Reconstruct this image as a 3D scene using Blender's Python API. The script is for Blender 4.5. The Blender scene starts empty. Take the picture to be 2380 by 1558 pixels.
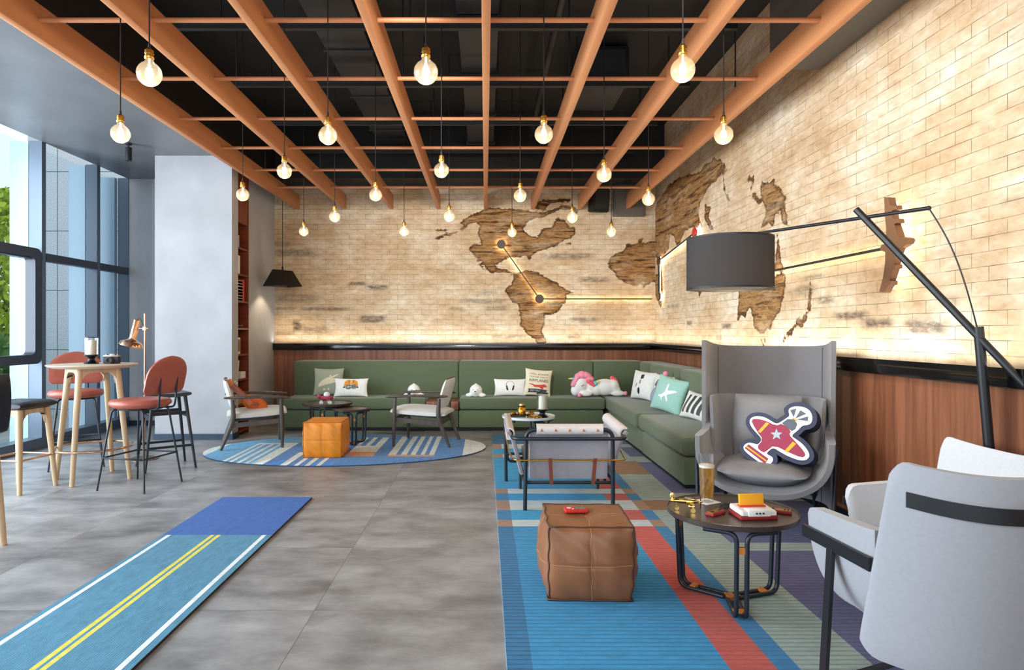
import bpy, bmesh, math, random
import numpy as np
from mathutils import Vector, Matrix, Euler
random.seed(7)
PI = math.pi
SC = bpy.context.scene
COL = SC.collection
# ---------------------------------------------------------------- camera
F, CX, CY, HC = 1540.0, 1128.0, 772.0, 1.30          # focal length in px, vanishing point, eye height
cd = bpy.data.cameras.new('camera')
cam = bpy.data.objects.new('camera', cd); COL.objects.link(cam)
cam.location = (0, 0, HC); cam.rotation_euler = (PI/2, 0, 0)
cd.sensor_width = 36; cd.lens = 36*F/2380; cd.clip_start = .05; cd.clip_end = 200
cd.shift_x = (1190-CX)/2380; cd.shift_y = -(779-CY)/2380
SC.camera = cam
SC.view_settings.view_transform = 'Standard'; SC.view_settings.look = 'None'
SC.view_settings.gamma = 1; SC.view_settings.use_curve_mapping = False
SC.view_settings.exposure = 0.0
SC.cycles.use_denoising = True
SC.cycles.use_adaptive_sampling = True; SC.cycles.adaptive_threshold = .05
SC.cycles.max_bounces = 6; SC.cycles.diffuse_bounces = 3; SC.cycles.glossy_bounces = 3
SC.cycles.transmission_bounces = 4; SC.cycles.transparent_max_bounces = 10
SC.cycles.sample_clamp_indirect = 4.0; SC.cycles.caustics_reflective = False; SC.cycles.caustics_refractive = False
# ---------------------------------------------------------------- sky and large lights
W = bpy.data.worlds.new('sky'); SC.world = W; W.use_nodes = True
wb = W.node_tree.nodes['Background']; wb.inputs[0].default_value = (.80, .91, 1.0, 1); wb.inputs[1].default_value = 1.25
def area(name, loc, rot, sx, sy, power, color):
    l = bpy.data.lights.new(name, 'AREA'); l.shape = 'RECTANGLE'; l.size = sx; l.size_y = sy
    l.energy = power; l.color = color
    o = bpy.data.objects.new(name, l); COL.objects.link(o); o.location = loc; o.rotation_euler = rot
    return o
area('window_daylight', (-5.9, 3.0, 1.9), (0, -PI/2, 0), 3.2, 7.0, 900, (.94, .975, 1.0))      # daylight through the glazing on the left
area('front_fill', (-.6, -2.6, 2.2), (PI/2*1.0, 0, 0), 5.0, 2.6, 105, (.95, .97, 1.0))      # fill lamp added behind the camera, standing in for unseen front windows
area('cove_light_back', (-.32, 9.655, 1.142), (PI, 0, 0), 5.5, .05, 10, (1.0, .97, .90))
area('cove_light_right', (2.405, 5.75, 1.142), (PI, 0, -PI/2), 7.8, .05, 19, (1.0, .98, .92))
def washer(name, loc, aim, energy, size):
    l = bpy.data.lights.new(name, 'SPOT'); l.energy = energy; l.color = (1, .955, .87); l.spot_size = size; l.spot_blend = .8; l.shadow_soft_size = .12
    o = bpy.data.objects.new(name, l); COL.objects.link(o); o.location = loc
    o.rotation_euler = (Vector(aim)-Vector(loc)).to_track_quat('-Z', 'Y').to_euler()
washer('wall_washer_right', (.35, 1.6, 3.02), (2.5, 5.2, 1.75), 200, 1.15)        # ceiling spots in front of the frame, aimed at the painted walls
washer('wall_washer_back', (-.5, 3.0, 3.02), (-.4, 9.75, 1.75), 520, .80)
# ---------------------------------------------------------------- helpers
def P(px, py, Y): return Vector(((px-CX)/F*Y, Y, HC-(py-CY)/F*Y))
def lin(c):
    c = c/255.0
    return c/12.92 if c <= .04045 else ((c+.055)/1.055)**2.4
def S(r, g, b, a=1): return (lin(r), lin(g), lin(b), a)
MATS = {}
def nn(nt, t, **kw):
    n = nt.nodes.new(t)
    for k, v in kw.items(): setattr(n, k, v)
    return n
def mat(name, rgb, rough=.6, metal=0, var=0, vscale=8, stretch=(1, 1, 1), bump=0, bscale=60, spec=.5, sheen=0, emit=0, ergb=None, coat=0):
    m = bpy.data.materials.new(name); m.use_nodes = True; nt = m.node_tree
    b = nt.nodes['Principled BSDF']; c = S(*rgb)
    b.inputs['Base Color'].default_value = c; b.inputs['Roughness'].default_value = rough
    b.inputs['Metallic'].default_value = metal; b.inputs['Specular IOR Level'].default_value = spec
    b.inputs['Sheen Weight'].default_value = sheen; b.inputs['Coat Weight'].default_value = coat
    if emit:
        b.inputs['Emission Color'].default_value = S(*(ergb or rgb)); b.inputs['Emission Strength'].default_value = emit
    if var or bump:
        tc = nn(nt, 'ShaderNodeTexCoord'); mp = nn(nt, 'ShaderNodeMapping'); mp.inputs['Scale'].default_value = stretch
        nt.links.new(tc.outputs['Object'], mp.inputs[0])
    if var:
        no = nn(nt, 'ShaderNodeTexNoise'); no.inputs['Scale'].default_value = vscale; no.inputs['Detail'].default_value = 5
        nt.links.new(mp.outputs[0], no.inputs['Vector'])
        r = nn(nt, 'ShaderNodeValToRGB'); r.color_ramp.elements[0].position = .3; r.color_ramp.elements[1].position = .7
        r.color_ramp.elements[0].color = [x*(1-var) for x in c[:3]]+[1]; r.color_ramp.elements[1].color = [min(1, x*(1+var)) for x in c[:3]]+[1]
        nt.links.new(no.outputs['Fac'], r.inputs[0]); nt.links.new(r.outputs[0], b.inputs['Base Color'])
    if bump:
        n2 = nn(nt, 'ShaderNodeTexNoise'); n2.inputs['Scale'].default_value = bscale; n2.inputs['Detail'].default_value = 3
        nt.links.new(mp.outputs[0], n2.inputs['Vector'])
        bp = nn(nt, 'ShaderNodeBump'); bp.inputs['Strength'].default_value = bump; bp.inputs['Distance'].default_value = .01
        nt.links.new(n2.outputs['Fac'], bp.inputs['Height']); nt.links.new(bp.outputs[0], b.inputs['Normal'])
    MATS[name] = m
    return m
def glass(name, tint=(1, 1, 1), gloss=.08, diffuse=0, drgb=(1, 1, 1)):
    m = bpy.data.materials.new(name); m.use_nodes = True; nt = m.node_tree; nt.nodes.clear()
    out = nn(nt, 'ShaderNodeOutputMaterial'); tr = nn(nt, 'ShaderNodeBsdfTransparent'); gl = nn(nt, 'ShaderNodeBsdfGlossy')
    tr.inputs[0].default_value = (*tint, 1); gl.inputs['Roughness'].default_value = .03
    lw = nn(nt, 'ShaderNodeLayerWeight'); lw.inputs[0].default_value = .35
    mu = nn(nt, 'ShaderNodeMath', operation='MULTIPLY_ADD'); mu.inputs[1].default_value = .45; mu.inputs[2].default_value = gloss*.4
    nt.links.new(lw.outputs['Facing'], mu.inputs[0])
    if gloss < .05: mu.inputs[1].default_value = .03
    mx = nn(nt, 'ShaderNodeMixShader'); nt.links.new(mu.outputs[0], mx.inputs[0])
    nt.links.new(gl.outputs[0], mx.inputs[2])
    if diffuse:
        tl = nn(nt, 'ShaderNodeBsdfTranslucent'); tl.inputs[0].default_value = (*drgb, 1)
        m2 = nn(nt, 'ShaderNodeMixShader'); m2.inputs[0].default_value = diffuse
        nt.links.new(tr.outputs[0], m2.inputs[1]); nt.links.new(tl.outputs[0], m2.inputs[2]); nt.links.new(m2.outputs[0], mx.inputs[1])
    else: nt.links.new(tr.outputs[0], mx.inputs[1])
    nt.links.new(mx.outputs[0], out.inputs[0]); MATS[name] = m
    return m
def rz(a): return Matrix.Rotation(a, 4, 'Z')
def rx(a): return Matrix.Rotation(a, 4, 'X')
def ry(a): return Matrix.Rotation(a, 4, 'Y')
def T(x, y, z): return Matrix.Translation((x, y, z))
def fillet(pts, r, n=5, closed=False):
    pts = [Vector(p) for p in pts]; out = []; N = len(pts)
    for i, p in enumerate(pts):
        if not closed and i in (0, N-1): out.append(p); continue
        a, b = pts[i-1]-p, pts[(i+1) % N]-p
        d = min(r, a.length*.48, b.length*.48)
        p0, p1 = p+a.normalized()*d, p+b.normalized()*d
        for k in range(n+1):
            t = k/n; out.append(p0*(1-t)**2+p*2*t*(1-t)+p1*t*t)
    return out
class MB:
    def __init__(s): s.bm = bmesh.new(); s.mi = 0
    def _mark(s):
        for f in s.bm.faces:
            if not f.tag: f.tag = True; f.material_index = s.mi
        return s
    def m(s, i): s.mi = i; return s
    def box(s, c, size, M=None, bev=0, seg=2):
        r = bmesh.ops.create_cube(s.bm, size=1.0); vs = r['verts']
        for v in vs: v.co = Vector((v.co.x*size[0], v.co.y*size[1], v.co.z*size[2]))
        if bev:
            es = list({e for v in vs for e in v.link_edges})
            rb = bmesh.ops.bevel(s.bm, geom=es, offset=min(bev, min(size)*.49), segments=seg, affect='EDGES', profile=.5)
            vs = list({v for f in rb['faces'] for v in f.verts} | {v for v in vs if v.is_valid})
        MM = T(*c) @ (M or Matrix())
        for v in vs: v.co = MM @ v.co
        return s._mark()
    def tube(s, pts, r, n=8, closed=False, fl=0, fn=5, cap=True):
        if fl:
            p0 = [Vector(p) for p in pts]; pts = fillet(pts, fl, fn, closed)
            if isinstance(r, (list, tuple)):
                cl = lambda q: np.concatenate([[0], np.cumsum([(q[i+1]-q[i]).length for i in range(len(q)-1)])])
                a, c = cl(p0), cl(pts); r = list(np.interp(c/c[-1], a/a[-1], r))
        pts = [Vector(p) for p in pts]; N = len(pts); rings = []; up = None
        for i, p in enumerate(pts):
            if closed: t = (pts[(i+1) % N]-pts[i-1]).normalized()
            else: t = (pts[min(i+1, N-1)]-pts[max(i-1, 0)]).normalized()
            if up is None:
                up = t.orthogonal().normalized()
                if abs(t.z) < .9: up = (Vector((0, 0, 1))-t*t.z).normalized()
            else: up = (up-t*up.dot(t)).normalized()
            sd = t.cross(up); rr = r[i] if isinstance(r, (list, tuple)) else r
            rings.append([s.bm.verts.new(p+(up*math.cos(2*PI*k/n)+sd*math.sin(2*PI*k/n))*rr) for k in range(n)])
        for i in range(N if closed else N-1):
            a, b = rings[i], rings[(i+1) % N]
            for k in range(n): s.bm.faces.new((a[k], a[(k+1) % n], b[(k+1) % n], b[k]))
        if cap and not closed:
            s.bm.faces.new(rings[0][::-1]); s.bm.faces.new(rings[-1])
        return s._mark()
    def bar(s, p0, p1, w, h, up=(0, 0, 1), w1=None, h1=None, bev=0):
        p0, p1 = Vector(p0), Vector(p1); t = (p1-p0).normalized(); u = Vector(up); u = (u-t*u.dot(t)).normalized(); d = t.cross(u)
        w1 = w1 or w; h1 = h1 or h; vs = []
        for p, a, b in ((p0, w, h), (p1, w1, h1)):
            for i, j in ((-1, -1), (1, -1), (1, 1), (-1, 1)): vs.append(s.bm.verts.new(p+d*i*a/2+u*j*b/2))
        fs = [s.bm.faces.new([vs[i] for i in f]) for f in ((0, 1, 2, 3), (7, 6, 5, 4), (0, 4, 5, 1), (1, 5, 6, 2), (2, 6, 7, 3), (3, 7, 4, 0))]
        if bev: bmesh.ops.bevel(s.bm, geom=list({e for f in fs for e in f.edges}), offset=bev, segments=2, affect='EDGES')
        return s._mark()
    def lathe(s, prof, n=24, M=None, closed=False):
        M = M or Matrix(); rings = []
        for r, z in prof:
            if r < 1e-6: rings.append([s.bm.verts.new(M @ Vector((0, 0, z)))])
            else: rings.append([s.bm.verts.new(M @ Vector((r*math.cos(2*PI*k/n), r*math.sin(2*PI*k/n), z))) for k in range(n)])
        for i in range(len(rings)-1):
            a, b = rings[i], rings[i+1]
            for k in range(n):
                k2 = (k+1) % n
                if len(a) == 1 and len(b) > 1: s.bm.faces.new((a[0], b[k], b[k2]))
                elif len(b) == 1 and len(a) > 1: s.bm.faces.new((a[k], b[0], a[k2]))
                elif len(a) > 1: s.bm.faces.new((a[k], b[k], b[k2], a[k2]))
        return s._mark()
    def cyl(s, c, r, h, n=20, bev=.002, M=None, r1=None):
        r1 = r1 or r; b = min(bev, h*.4, r*.4)
        return s.lathe([(0, 0), (r-b, 0), (r, b), (r1, h-b), (r1-b, h), (0, h)], n, T(*c) @ (M or Matrix()))
    def ell(s, c, rad, M=None, u=16, v=10):
        r = bmesh.ops.create_uvsphere(s.bm, u_segments=u, v_segments=v, radius=1)
        MM = T(*c) @ (M or Matrix())
        for x in r['verts']: x.co = MM @ Vector((x.co.x*rad[0], x.co.y*rad[1], x.co.z*rad[2]))
        return s._mark()
    def prism(s, poly, z0, z1, M=None, bev=0, seg=2):
        M = M or Matrix(); n = len(poly)
        a = [s.bm.verts.new(M @ Vector((x, y, z0))) for x, y in poly]; b = [s.bm.verts.new(M @ Vector((x, y, z1))) for x, y in poly]
        fs = [s.bm.faces.new(a[::-1]), s.bm.faces.new(b)]
        for i in range(n): fs.append(s.bm.faces.new((a[i], a[(i+1) % n], b[(i+1) % n], b[i])))
        if bev: bmesh.ops.bevel(s.bm, geom=list(fs[0].edges)+list(fs[1].edges), offset=bev, segments=seg, affect='EDGES', clamp_overlap=True)
        return s._mark()
    def slab(s, pos, th, nu=12, nv=8, M=None):
        """a thick sheet: pos(u,v) centre surface, th(u,v) thickness; u,v in -1..1"""
        M = M or Matrix(); e = 1e-3; A = []; B = []
        for j in range(nv+1):
            ra = []; rb = []
            for i in range(nu+1):
                u, v = -1+2*i/nu, -1+2*j/nv
                p = Vector(pos(u, v)); du = Vector(pos(min(1, u+e), v))-Vector(pos(max(-1, u-e), v)); dv = Vector(pos(u, min(1, v+e)))-Vector(pos(u, max(-1, v-e)))
                nrm = du.cross(dv); nrm = nrm.normalized() if nrm.length > 1e-12 else Vector((0, 0, 1))
                t = th(u, v) if callable(th) else th
                ra.append(s.bm.verts.new(M @ (p+nrm*t/2))); rb.append(s.bm.verts.new(M @ (p-nrm*t/2)))
            A.append(ra); B.append(rb)
        for j in range(nv):
            for i in range(nu):
                s.bm.faces.new((A[j][i], A[j][i+1], A[j+1][i+1], A[j+1][i])); s.bm.faces.new((B[j][i], B[j+1][i], B[j+1][i+1], B[j][i+1]))
        for j in range(nv):
            s.bm.faces.new((A[j][0], A[j+1][0], B[j+1][0], B[j][0])); s.bm.faces.new((A[j][nu], B[j][nu], B[j+1][nu], A[j+1][nu]))
        for i in range(nu):
            s.bm.faces.new((A[0][i], B[0][i], B[0][i+1], A[0][i+1])); s.bm.faces.new((A[nv][i], A[nv][i+1], B[nv][i+1], B[nv][i]))
        return s._mark()
    def quad(s, *p):
        s.bm.faces.new([s.bm.verts.new(Vector(q)) for q in p]); return s._mark()
    def build(s, name, mats, parent=None, sharp=38, loc=None, recalc=True):
        if recalc: bmesh.ops.recalc_face_normals(s.bm, faces=s.bm.faces)
        me = bpy.data.meshes.new(name); s.bm.to_mesh(me); s.bm.free()
        for m in (mats if isinstance(mats, (list, tuple)) else [mats]): me.materials.append(m)
        for p in me.polygons: p.use_smooth = True
        me.set_sharp_from_angle(angle=math.radians(sharp))
        o = bpy.data.objects.new(name, me); COL.objects.link(o)
        if parent: o.parent = parent
        if loc is not None: o.location = loc
        return o
def blob(parts, name, m, parent=None, voxel=.012, smooth=6):
    """one continuous soft body out of overlapping ellipsoids (centre, radii, matrix)"""
    b = MB()
    for q in parts: b.ell(q[0], q[1], q[2] if len(q) > 2 else None, 20, 14)
    o = b.build(name, m, None)
    r = o.modifiers.new('r', 'REMESH'); r.mode = 'VOXEL'; r.voxel_size = voxel
    sm = o.modifiers.new('s', 'SMOOTH'); sm.iterations = smooth; sm.factor = .6
    dg = bpy.context.evaluated_depsgraph_get(); dg.update()
    me = bpy.data.meshes.new_from_object(o.evaluated_get(dg)); o.modifiers.clear(); old = o.data; o.data = me; me.name = name
    bpy.data.meshes.remove(old)
    for p in me.polygons: p.use_smooth = True
    if parent: o.parent = parent
    return o
def tag(o, label=None, cat=None, group=None, kind=None):
    if label: o['label'] = label
    if cat: o['category'] = cat
    if group: o['group'] = group
    if kind: o['kind'] = kind
    return o
def thing(name, label, cat, loc=(0, 0, 0), rot=0, group=None):
    o = bpy.data.objects.new(name, None); COL.objects.link(o); o.empty_display_size = .1
    o.location = loc; o.rotation_euler = (0, 0, rot) if not isinstance(rot, (tuple, list)) else rot
    return tag(o, label, cat, group)
def struct(name, b, m, parent=None, sharp=38):
    o = b.build(name, m, parent, sharp)
    if not parent: o['kind'] = 'structure'
    return o
def dup(root, loc, rot=None, label=None):
    r = root.copy(); COL.objects.link(r); r.location = loc
    if rot is not None: r.rotation_euler = (0, 0, rot)
    if label: r['label'] = label
    for ch in list(root.children):
        c = ch.copy(); COL.objects.link(c); c.parent = r
        for g in ch.children:
            d = g.copy(); COL.objects.link(d); d.parent = c
    return r
# ---------------------------------------------------------------- materials
def wood(name, c1, c2, rough=.4, axis='Z', scale=9):
    m = mat(name, c1, rough); nt = m.node_tree; b = nt.nodes['Principled BSDF']
    tc = nn(nt, 'ShaderNodeTexCoord'); mp = nn(nt, 'ShaderNodeMapping')
    mp.inputs['Scale'].default_value = {'Z': (1, 1, .05), 'Y': (1, .05, 1), 'X': (.05, 1, 1)}[axis]
    no = nn(nt, 'ShaderNodeTexNoise'); no.inputs['Scale'].default_value = scale; no.inputs['Detail'].default_value = 6; no.inputs['Roughness'].default_value = .65
    r = nn(nt, 'ShaderNodeValToRGB'); r.color_ramp.elements[0].position = .35; r.color_ramp.elements[1].position = .66
    r.color_ramp.elements[0].color = S(*c1); r.color_ramp.elements[1].color = S(*c2)
    nt.links.new(tc.outputs['Object'], mp.inputs[0]); nt.links.new(mp.outputs[0], no.inputs['Vector'])
    nt.links.new(no.outputs['Fac'], r.inputs[0]); nt.links.new(r.outputs[0], b.inputs['Base Color'])
    return m
M_beam = wood('orange_timber', (184, 118, 74), (208, 142, 94), .55, 'Y', 6)
M_rod = mat('orange_rod', (198, 128, 84), .5)
M_dark = mat('black_paint', (20, 20, 22), .55)
M_ceil = mat('dark_ceiling', (17, 18, 20), .7, var=.25, vscale=1.5)
M_duct = mat('dark_duct', (30, 31, 35), .55)
M_blk = mat('black_metal', (20, 22, 26), .42, spec=.5)
M_blk2 = mat('black_metal_blue', (30, 38, 48), .4)
M_brass = mat('brass', (196, 150, 70), .28, 1)
M_copper = mat('polished_copper', (222, 178, 146), .18, 1)
M_gold = mat('gold', (240, 205, 120), .15, 1)
M_green = mat('green_upholstery', (90, 104, 76), .85, var=.10, vscale=220, bump=.12, bscale=900, sheen=.25)
M_walnut = wood('walnut_panel', (104, 60, 40), (150, 96, 66), .35, 'Z', 14)
M_walnut_box = wood('walnut_box', (104, 60, 40), (150, 96, 66), .35, 'Z', 14)
M_shelf = wood('mahogany', (112, 50, 28), (140, 66, 38), .4, 'X', 8)
M_cap = mat('black_cap', (12, 12, 14), .12, spec=.6)
M_plaster = mat('grey_plaster', (178, 179, 183), .62, var=.10, vscale=2.4, stretch=(1, 1, .8), bump=.05, bscale=14)
M_soffit = mat('grey_soffit', (116, 117, 120), .38, var=.12, vscale=1.8, bump=.03, bscale=9)
M_base = mat('dark_baseboard', (44, 62, 86), .4)
M_mull = mat('grey_blue_frame', (96, 110, 126), .38, metal=.25)
M_mulld = mat('dark_frame', (58, 62, 72), .38, metal=.2)
M_fin = mat('pale_blue_fin', (166, 190, 206), .4)
M_leafA = mat('yellow_green_leaf', (170, 190, 40), .6, var=.3, vscale=6)
M_leafB = mat('green_leaf', (90, 130, 50), .6, var=.3, vscale=6)
M_bark = mat('bark', (80, 66, 50), .9)
M_cream = mat('cream_fabric', (216, 214, 208), .8, var=.03, vscale=12, sheen=.2)
M_dwood = wood('dark_stained_wood', (66, 58, 54), (92, 80, 74), .38, 'Z', 14)
M_oak = wood('pale_oak', (190, 160, 124), (214, 186, 150), .45, 'Z', 12)
M_oakt = wood('pale_oak_top', (200, 178, 150), (222, 202, 176), .4, 'X', 12)
M_red = mat('terracotta_leather', (172, 92, 76), .38, var=.06, vscale=10, bump=.05, bscale=60)
M_blkleather = mat('black_leather', (28, 30, 36), .38, var=.1, vscale=10, bump=.06, bscale=60)
M_tan = mat('tan_leather', (142, 92, 58), .42, var=.16, vscale=6, bump=.12, bscale=24)
M_tan_s = mat('dark_piping', (84, 52, 38), .6)
M_orange = mat('orange_leather', (232, 140, 30), .42, var=.12, vscale=6, bump=.18, bscale=20)
M_orange_s = mat('orange_piping', (190, 98, 20), .6)
M_grey = mat('grey_felt', (112, 111, 114), .9, var=.05, vscale=160, bump=.06, bscale=500, sheen=.3)
M_greyL = mat('grey_seat_leather', (122, 122, 126), .5, var=.06, vscale=14, bump=.12, bscale=60)
M_lgrey = mat('light_grey_fabric', (158, 159, 164), .75, var=.03, vscale=60, sheen=.3)
M_lgrey2 = mat('pale_grey_fabric', (206, 206, 208), .75, var=.03, vscale=60, sheen=.3)
M_sling = mat('grey_sling_leather', (158, 152, 158), .5, var=.04, vscale=8)
M_slingp = mat('printed_pale_leather', (222, 214, 212), .5, var=.05, vscale=40)
M_strap = mat('brown_strap', (128, 66, 44), .5)
M_white = mat('white_paint', (236, 236, 234), .35)
M_plush = mat('white_plush', (240, 240, 238), .95, sheen=.5, bump=.15, bscale=160)
M_ttop = mat('dark_brown_tray', (66, 54, 48), .32, var=.06, vscale=6)
M_wtop = mat('white_table_top', (222, 226, 230), .25)
M_wax = mat('cream_wax', (246, 240, 214), .5)
M_waxy = mat('yellow_wax', (228, 206, 120), .5)
M_glass = glass('clear_glass', (.97, .98, .99), .12)
M_pane = glass('window_glass', (.93, .97, 1.0), .03)
M_shade = None
M_orangeclip = mat('amber_clip', (200, 120, 40), .4)
C = {}
for k, v in dict(white=(240, 240, 238), black=(28, 28, 32), navy=(38, 44, 72), maroon=(150, 34, 72), yellow=(240, 170, 40), steel=(84, 92, 106), silver=(168, 184, 192),
                 pink=(246, 150, 178), hotpink=(240, 96, 110), teal=(160, 206, 194), sage=(164, 172, 152), orange=(232, 146, 40), redp=(214, 62, 62), redplastic=(206, 40, 34), darkred=(150, 34, 36),
                 sky=(96, 200, 214), lilac=(190, 130, 210), lemon=(236, 226, 110), greyp=(150, 158, 176), cartr=(250, 172, 20), cream=(232, 222, 196), brown=(120, 84, 58), charcoal=(62, 64, 68),
                 plum=(150, 36, 70), lcd=(120, 120, 100), offwhite=(226, 226, 218), khaki=(170, 160, 120), ukulele=(226, 108, 40), ukeneck=(176, 84, 56), ukehead=(236, 150, 90)).items():
    C[k] = mat('colour_'+k, v, .6, var=.04, vscale=30)
for k in ('teal', 'sage', 'cream', 'ukulele', 'ukehead'): C[k].node_tree.nodes['Principled BSDF'].inputs['Roughness'].default_value = .85
def bulbmats():
    e = mat('filament_glow', (255, 226, 170), .5, emit=30, ergb=(255, 222, 165))
    g = glass('bulb_glass', (1, .985, .96), .02, .05, (1, .88, .70)); [setattr(n.inputs[1], 'default_value', .16) for n in g.node_tree.nodes if n.type == 'MATH']; e.cycles.emission_sampling = 'NONE'; g.node_tree.nodes['Glossy BSDF'].inputs['Roughness'].default_value = .10
    return e, g
M_fil, M_bulbglass = bulbmats()
M_led = mat('led_strip', (255, 240, 210), .5, emit=18, ergb=(255, 234, 194))
# shade cloth: dark fabric that lets some of its lamp's light through
def cloth(name, rgb, trans, k):
    m = bpy.data.materials.new(name); m.use_nodes = True; nt = m.node_tree; nt.nodes.clear()
    out = nn(nt, 'ShaderNodeOutputMaterial'); d = nn(nt, 'ShaderNodeBsdfDiffuse'); t = nn(nt, 'ShaderNodeBsdfTranslucent'); mx = nn(nt, 'ShaderNodeMixShader')
    d.inputs[0].default_value = S(*rgb); t.inputs[0].default_value = S(*trans); mx.inputs[0].default_value = k
    nt.links.new(d.outputs[0], mx.inputs[1]); nt.links.new(t.outputs[0], mx.inputs[2]); nt.links.new(mx.outputs[0], out.inputs[0])
    return m
M_shade = cloth('dark_shade_cloth', (68, 68, 68), (160, 122, 92), .15)
M_lining = mat('pale_lining', (225, 205, 180), .8)
# brick mural wall -------------------------------------------------------
def brickwall(name, axis):
    m = bpy.data.materials.new(name); m.use_nodes = True; nt = m.node_tree; L = nt.links.new; b = nt.nodes['Principled BSDF']
    geo = nn(nt, 'ShaderNodeNewGeometry'); sp = nn(nt, 'ShaderNodeSeparateXYZ'); cb = nn(nt, 'ShaderNodeCombineXYZ')
    L(geo.outputs['Position'], sp.inputs[0]); L(sp.outputs[axis], cb.inputs[0]); L(sp.outputs['Z'], cb.inputs[1])
    br = nn(nt, 'ShaderNodeTexBrick'); L(cb.outputs[0], br.inputs['Vector'])
    br.inputs['Scale'].default_value = 1; br.inputs['Brick Width'].default_value = .235; br.inputs['Row Height'].default_value = .074
    br.inputs['Mortar Size'].default_value = .0019; br.inputs['Mortar Smooth'].default_value = .3; br.inputs['Bias'].default_value = 0
    br.inputs['Color1'].default_value = (0, 0, 0, 1); br.inputs['Color2'].default_value = (1, 1, 1, 1); br.inputs['Mortar'].default_value = (.5, .5, .5, 1)
    def noise(scale, sx=1, sy=1, detail=6, rough=.6):
        mp = nn(nt, 'ShaderNodeMapping'); mp.inputs['Scale'].default_value = (sx, sy, 1); L(cb.outputs[0], mp.inputs[0])
        n = nn(nt, 'ShaderNodeTexNoise'); n.inputs['Scale'].default_value = scale; n.inputs['Detail'].default_value = detail; n.inputs['Roughness'].default_value = rough
        L(mp.outputs[0], n.inputs['Vector']); return n.outputs['Fac']
    def ramp(fac, stops):
        r = nn(nt, 'ShaderNodeValToRGB'); e = r.color_ramp.elements
        while len(e) < len(stops): e.new(.5)
        for i, (p, c) in enumerate(stops): e[i].position = p; e[i].color = c if len(c) == 4 else S(*c)
        L(fac, r.inputs[0]); return r.outputs[0]
    def mix(f, a, b_, mode='MIX'):
        n = nn(nt, 'ShaderNodeMix', data_type='RGBA', blend_type=mode)
        for i, v in ((0, f), (6, a), (7, b_)):
            if isinstance(v, (int, float)): n.inputs[i].default_value = v
            elif isinstance(v, tuple): n.inputs[i].default_value = v
            else: L(v, n.inputs[i])
        return n.outputs[2]
    def math_(op, a, b_=0, c=None, clamp=False):
        n = nn(nt, 'ShaderNodeMath', operation=op, use_clamp=clamp)
        for i, v in enumerate((a, b_, c)):
            if v is None: continue
            if isinstance(v, (int, float)): n.inputs[i].default_value = v
            else: L(v, n.inputs[i])
        return n.outputs[0]
    base = ramp(noise(1.6, .8, 1.3, 8, .68), [(.32, (198, 170, 136)), (.46, (218, 196, 166)), (.56, (232, 218, 196)), (.70, (248, 243, 232))])
    fine = ramp(noise(11, .7, 1.6, 6, .7), [(.34, (204, 182, 156)), (.50, (238, 226, 208)), (.64, (255, 253, 249))])
    base = mix(.62, base, fine, 'MULTIPLY')
    bv = nn(nt, 'ShaderNodeSeparateColor'); L(br.outputs['Color'], bv.inputs[0])
    base = mix(math_('MULTIPLY', bv.outputs[0], .22), base, S(196, 160, 120), 'MIX')
    # painted smudges on single bricks
    at = nn(nt, 'ShaderNodeAttribute', attribute_name='stain')
    sm = math_('MULTIPLY', at.outputs['Fac'], ramp(noise(16, .5, 1.4, 5, .7), [(.30, (.1, .1, .1, 1)), (.52, (1, 1, 1, 1))]), clamp=True)
    base = mix(sm, base, ramp(noise(30, .6, 1, 3), [(.4, (70, 60, 56)), (.65, (136, 116, 98))]))
    # painted land masses
    al = nn(nt, 'ShaderNodeAttribute', attribute_name='land')
    sd = math_('MULTIPLY_ADD', math_('SUBTRACT', noise(9, 1, 1.6, 6, .65), .5), .13, al.outputs['Fac'])
    mask = math_('MULTIPLY', math_('MULTIPLY_ADD', sd, 90, .5, True), ramp(noise(2.6, .7, 1.6, 7, .7), [(.34, (.45, .45, .45, 1)), (.50, (1, 1, 1, 1))]))
    edge = math_('MULTIPLY_ADD', math_('ABSOLUTE', math_('SUBTRACT', sd, .014)), -48, 1.0, True)
    strata = ramp(noise(4.2, .32, 3.4, 8, .72), [(.35, (48, 28, 16)), (.43, (104, 68, 38)), (.51, (186, 144, 92)), (.57, (124, 84, 50)), (.66, (210, 182, 138))])
    land = mix(math_('MULTIPLY', edge, .85), strata, S(66, 40, 22))
    land = mix(.35, land, ramp(noise(14, .5, 2, 5, .7), [(.35, (120, 90, 60)), (.62, (255, 240, 215))]), 'MULTIPLY')
    base = mix(mask, base, land)
    # joints
    jn = math_('MULTIPLY', br.outputs['Fac'], ramp(noise(5, 1, 1, 4), [(.36, (.2, .2, .2, 1)), (.56, (1, 1, 1, 1))]))
    base = mix(jn, base, S(112, 92, 72))
    L(base, b.inputs['Base Color']); b.inputs['Roughness'].default_value = .85; b.inputs['Specular IOR Level'].default_value = .2
    hh = math_('MULTIPLY_ADD', br.outputs['Fac'], -1.0, math_('MULTIPLY', noise(24, 1, 1, 5), .5))
    bp = nn(nt, 'ShaderNodeBump'); bp.inputs['Strength'].default_value = .35; bp.inputs['Distance'].default_value = .006; L(hh, bp.inputs['Height']); L(bp.outputs[0], b.inputs['Normal'])
    return m
M_brickX = brickwall('painted_brick_back', 'X'); M_brickY = brickwall('painted_brick_right', 'Y')
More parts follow.
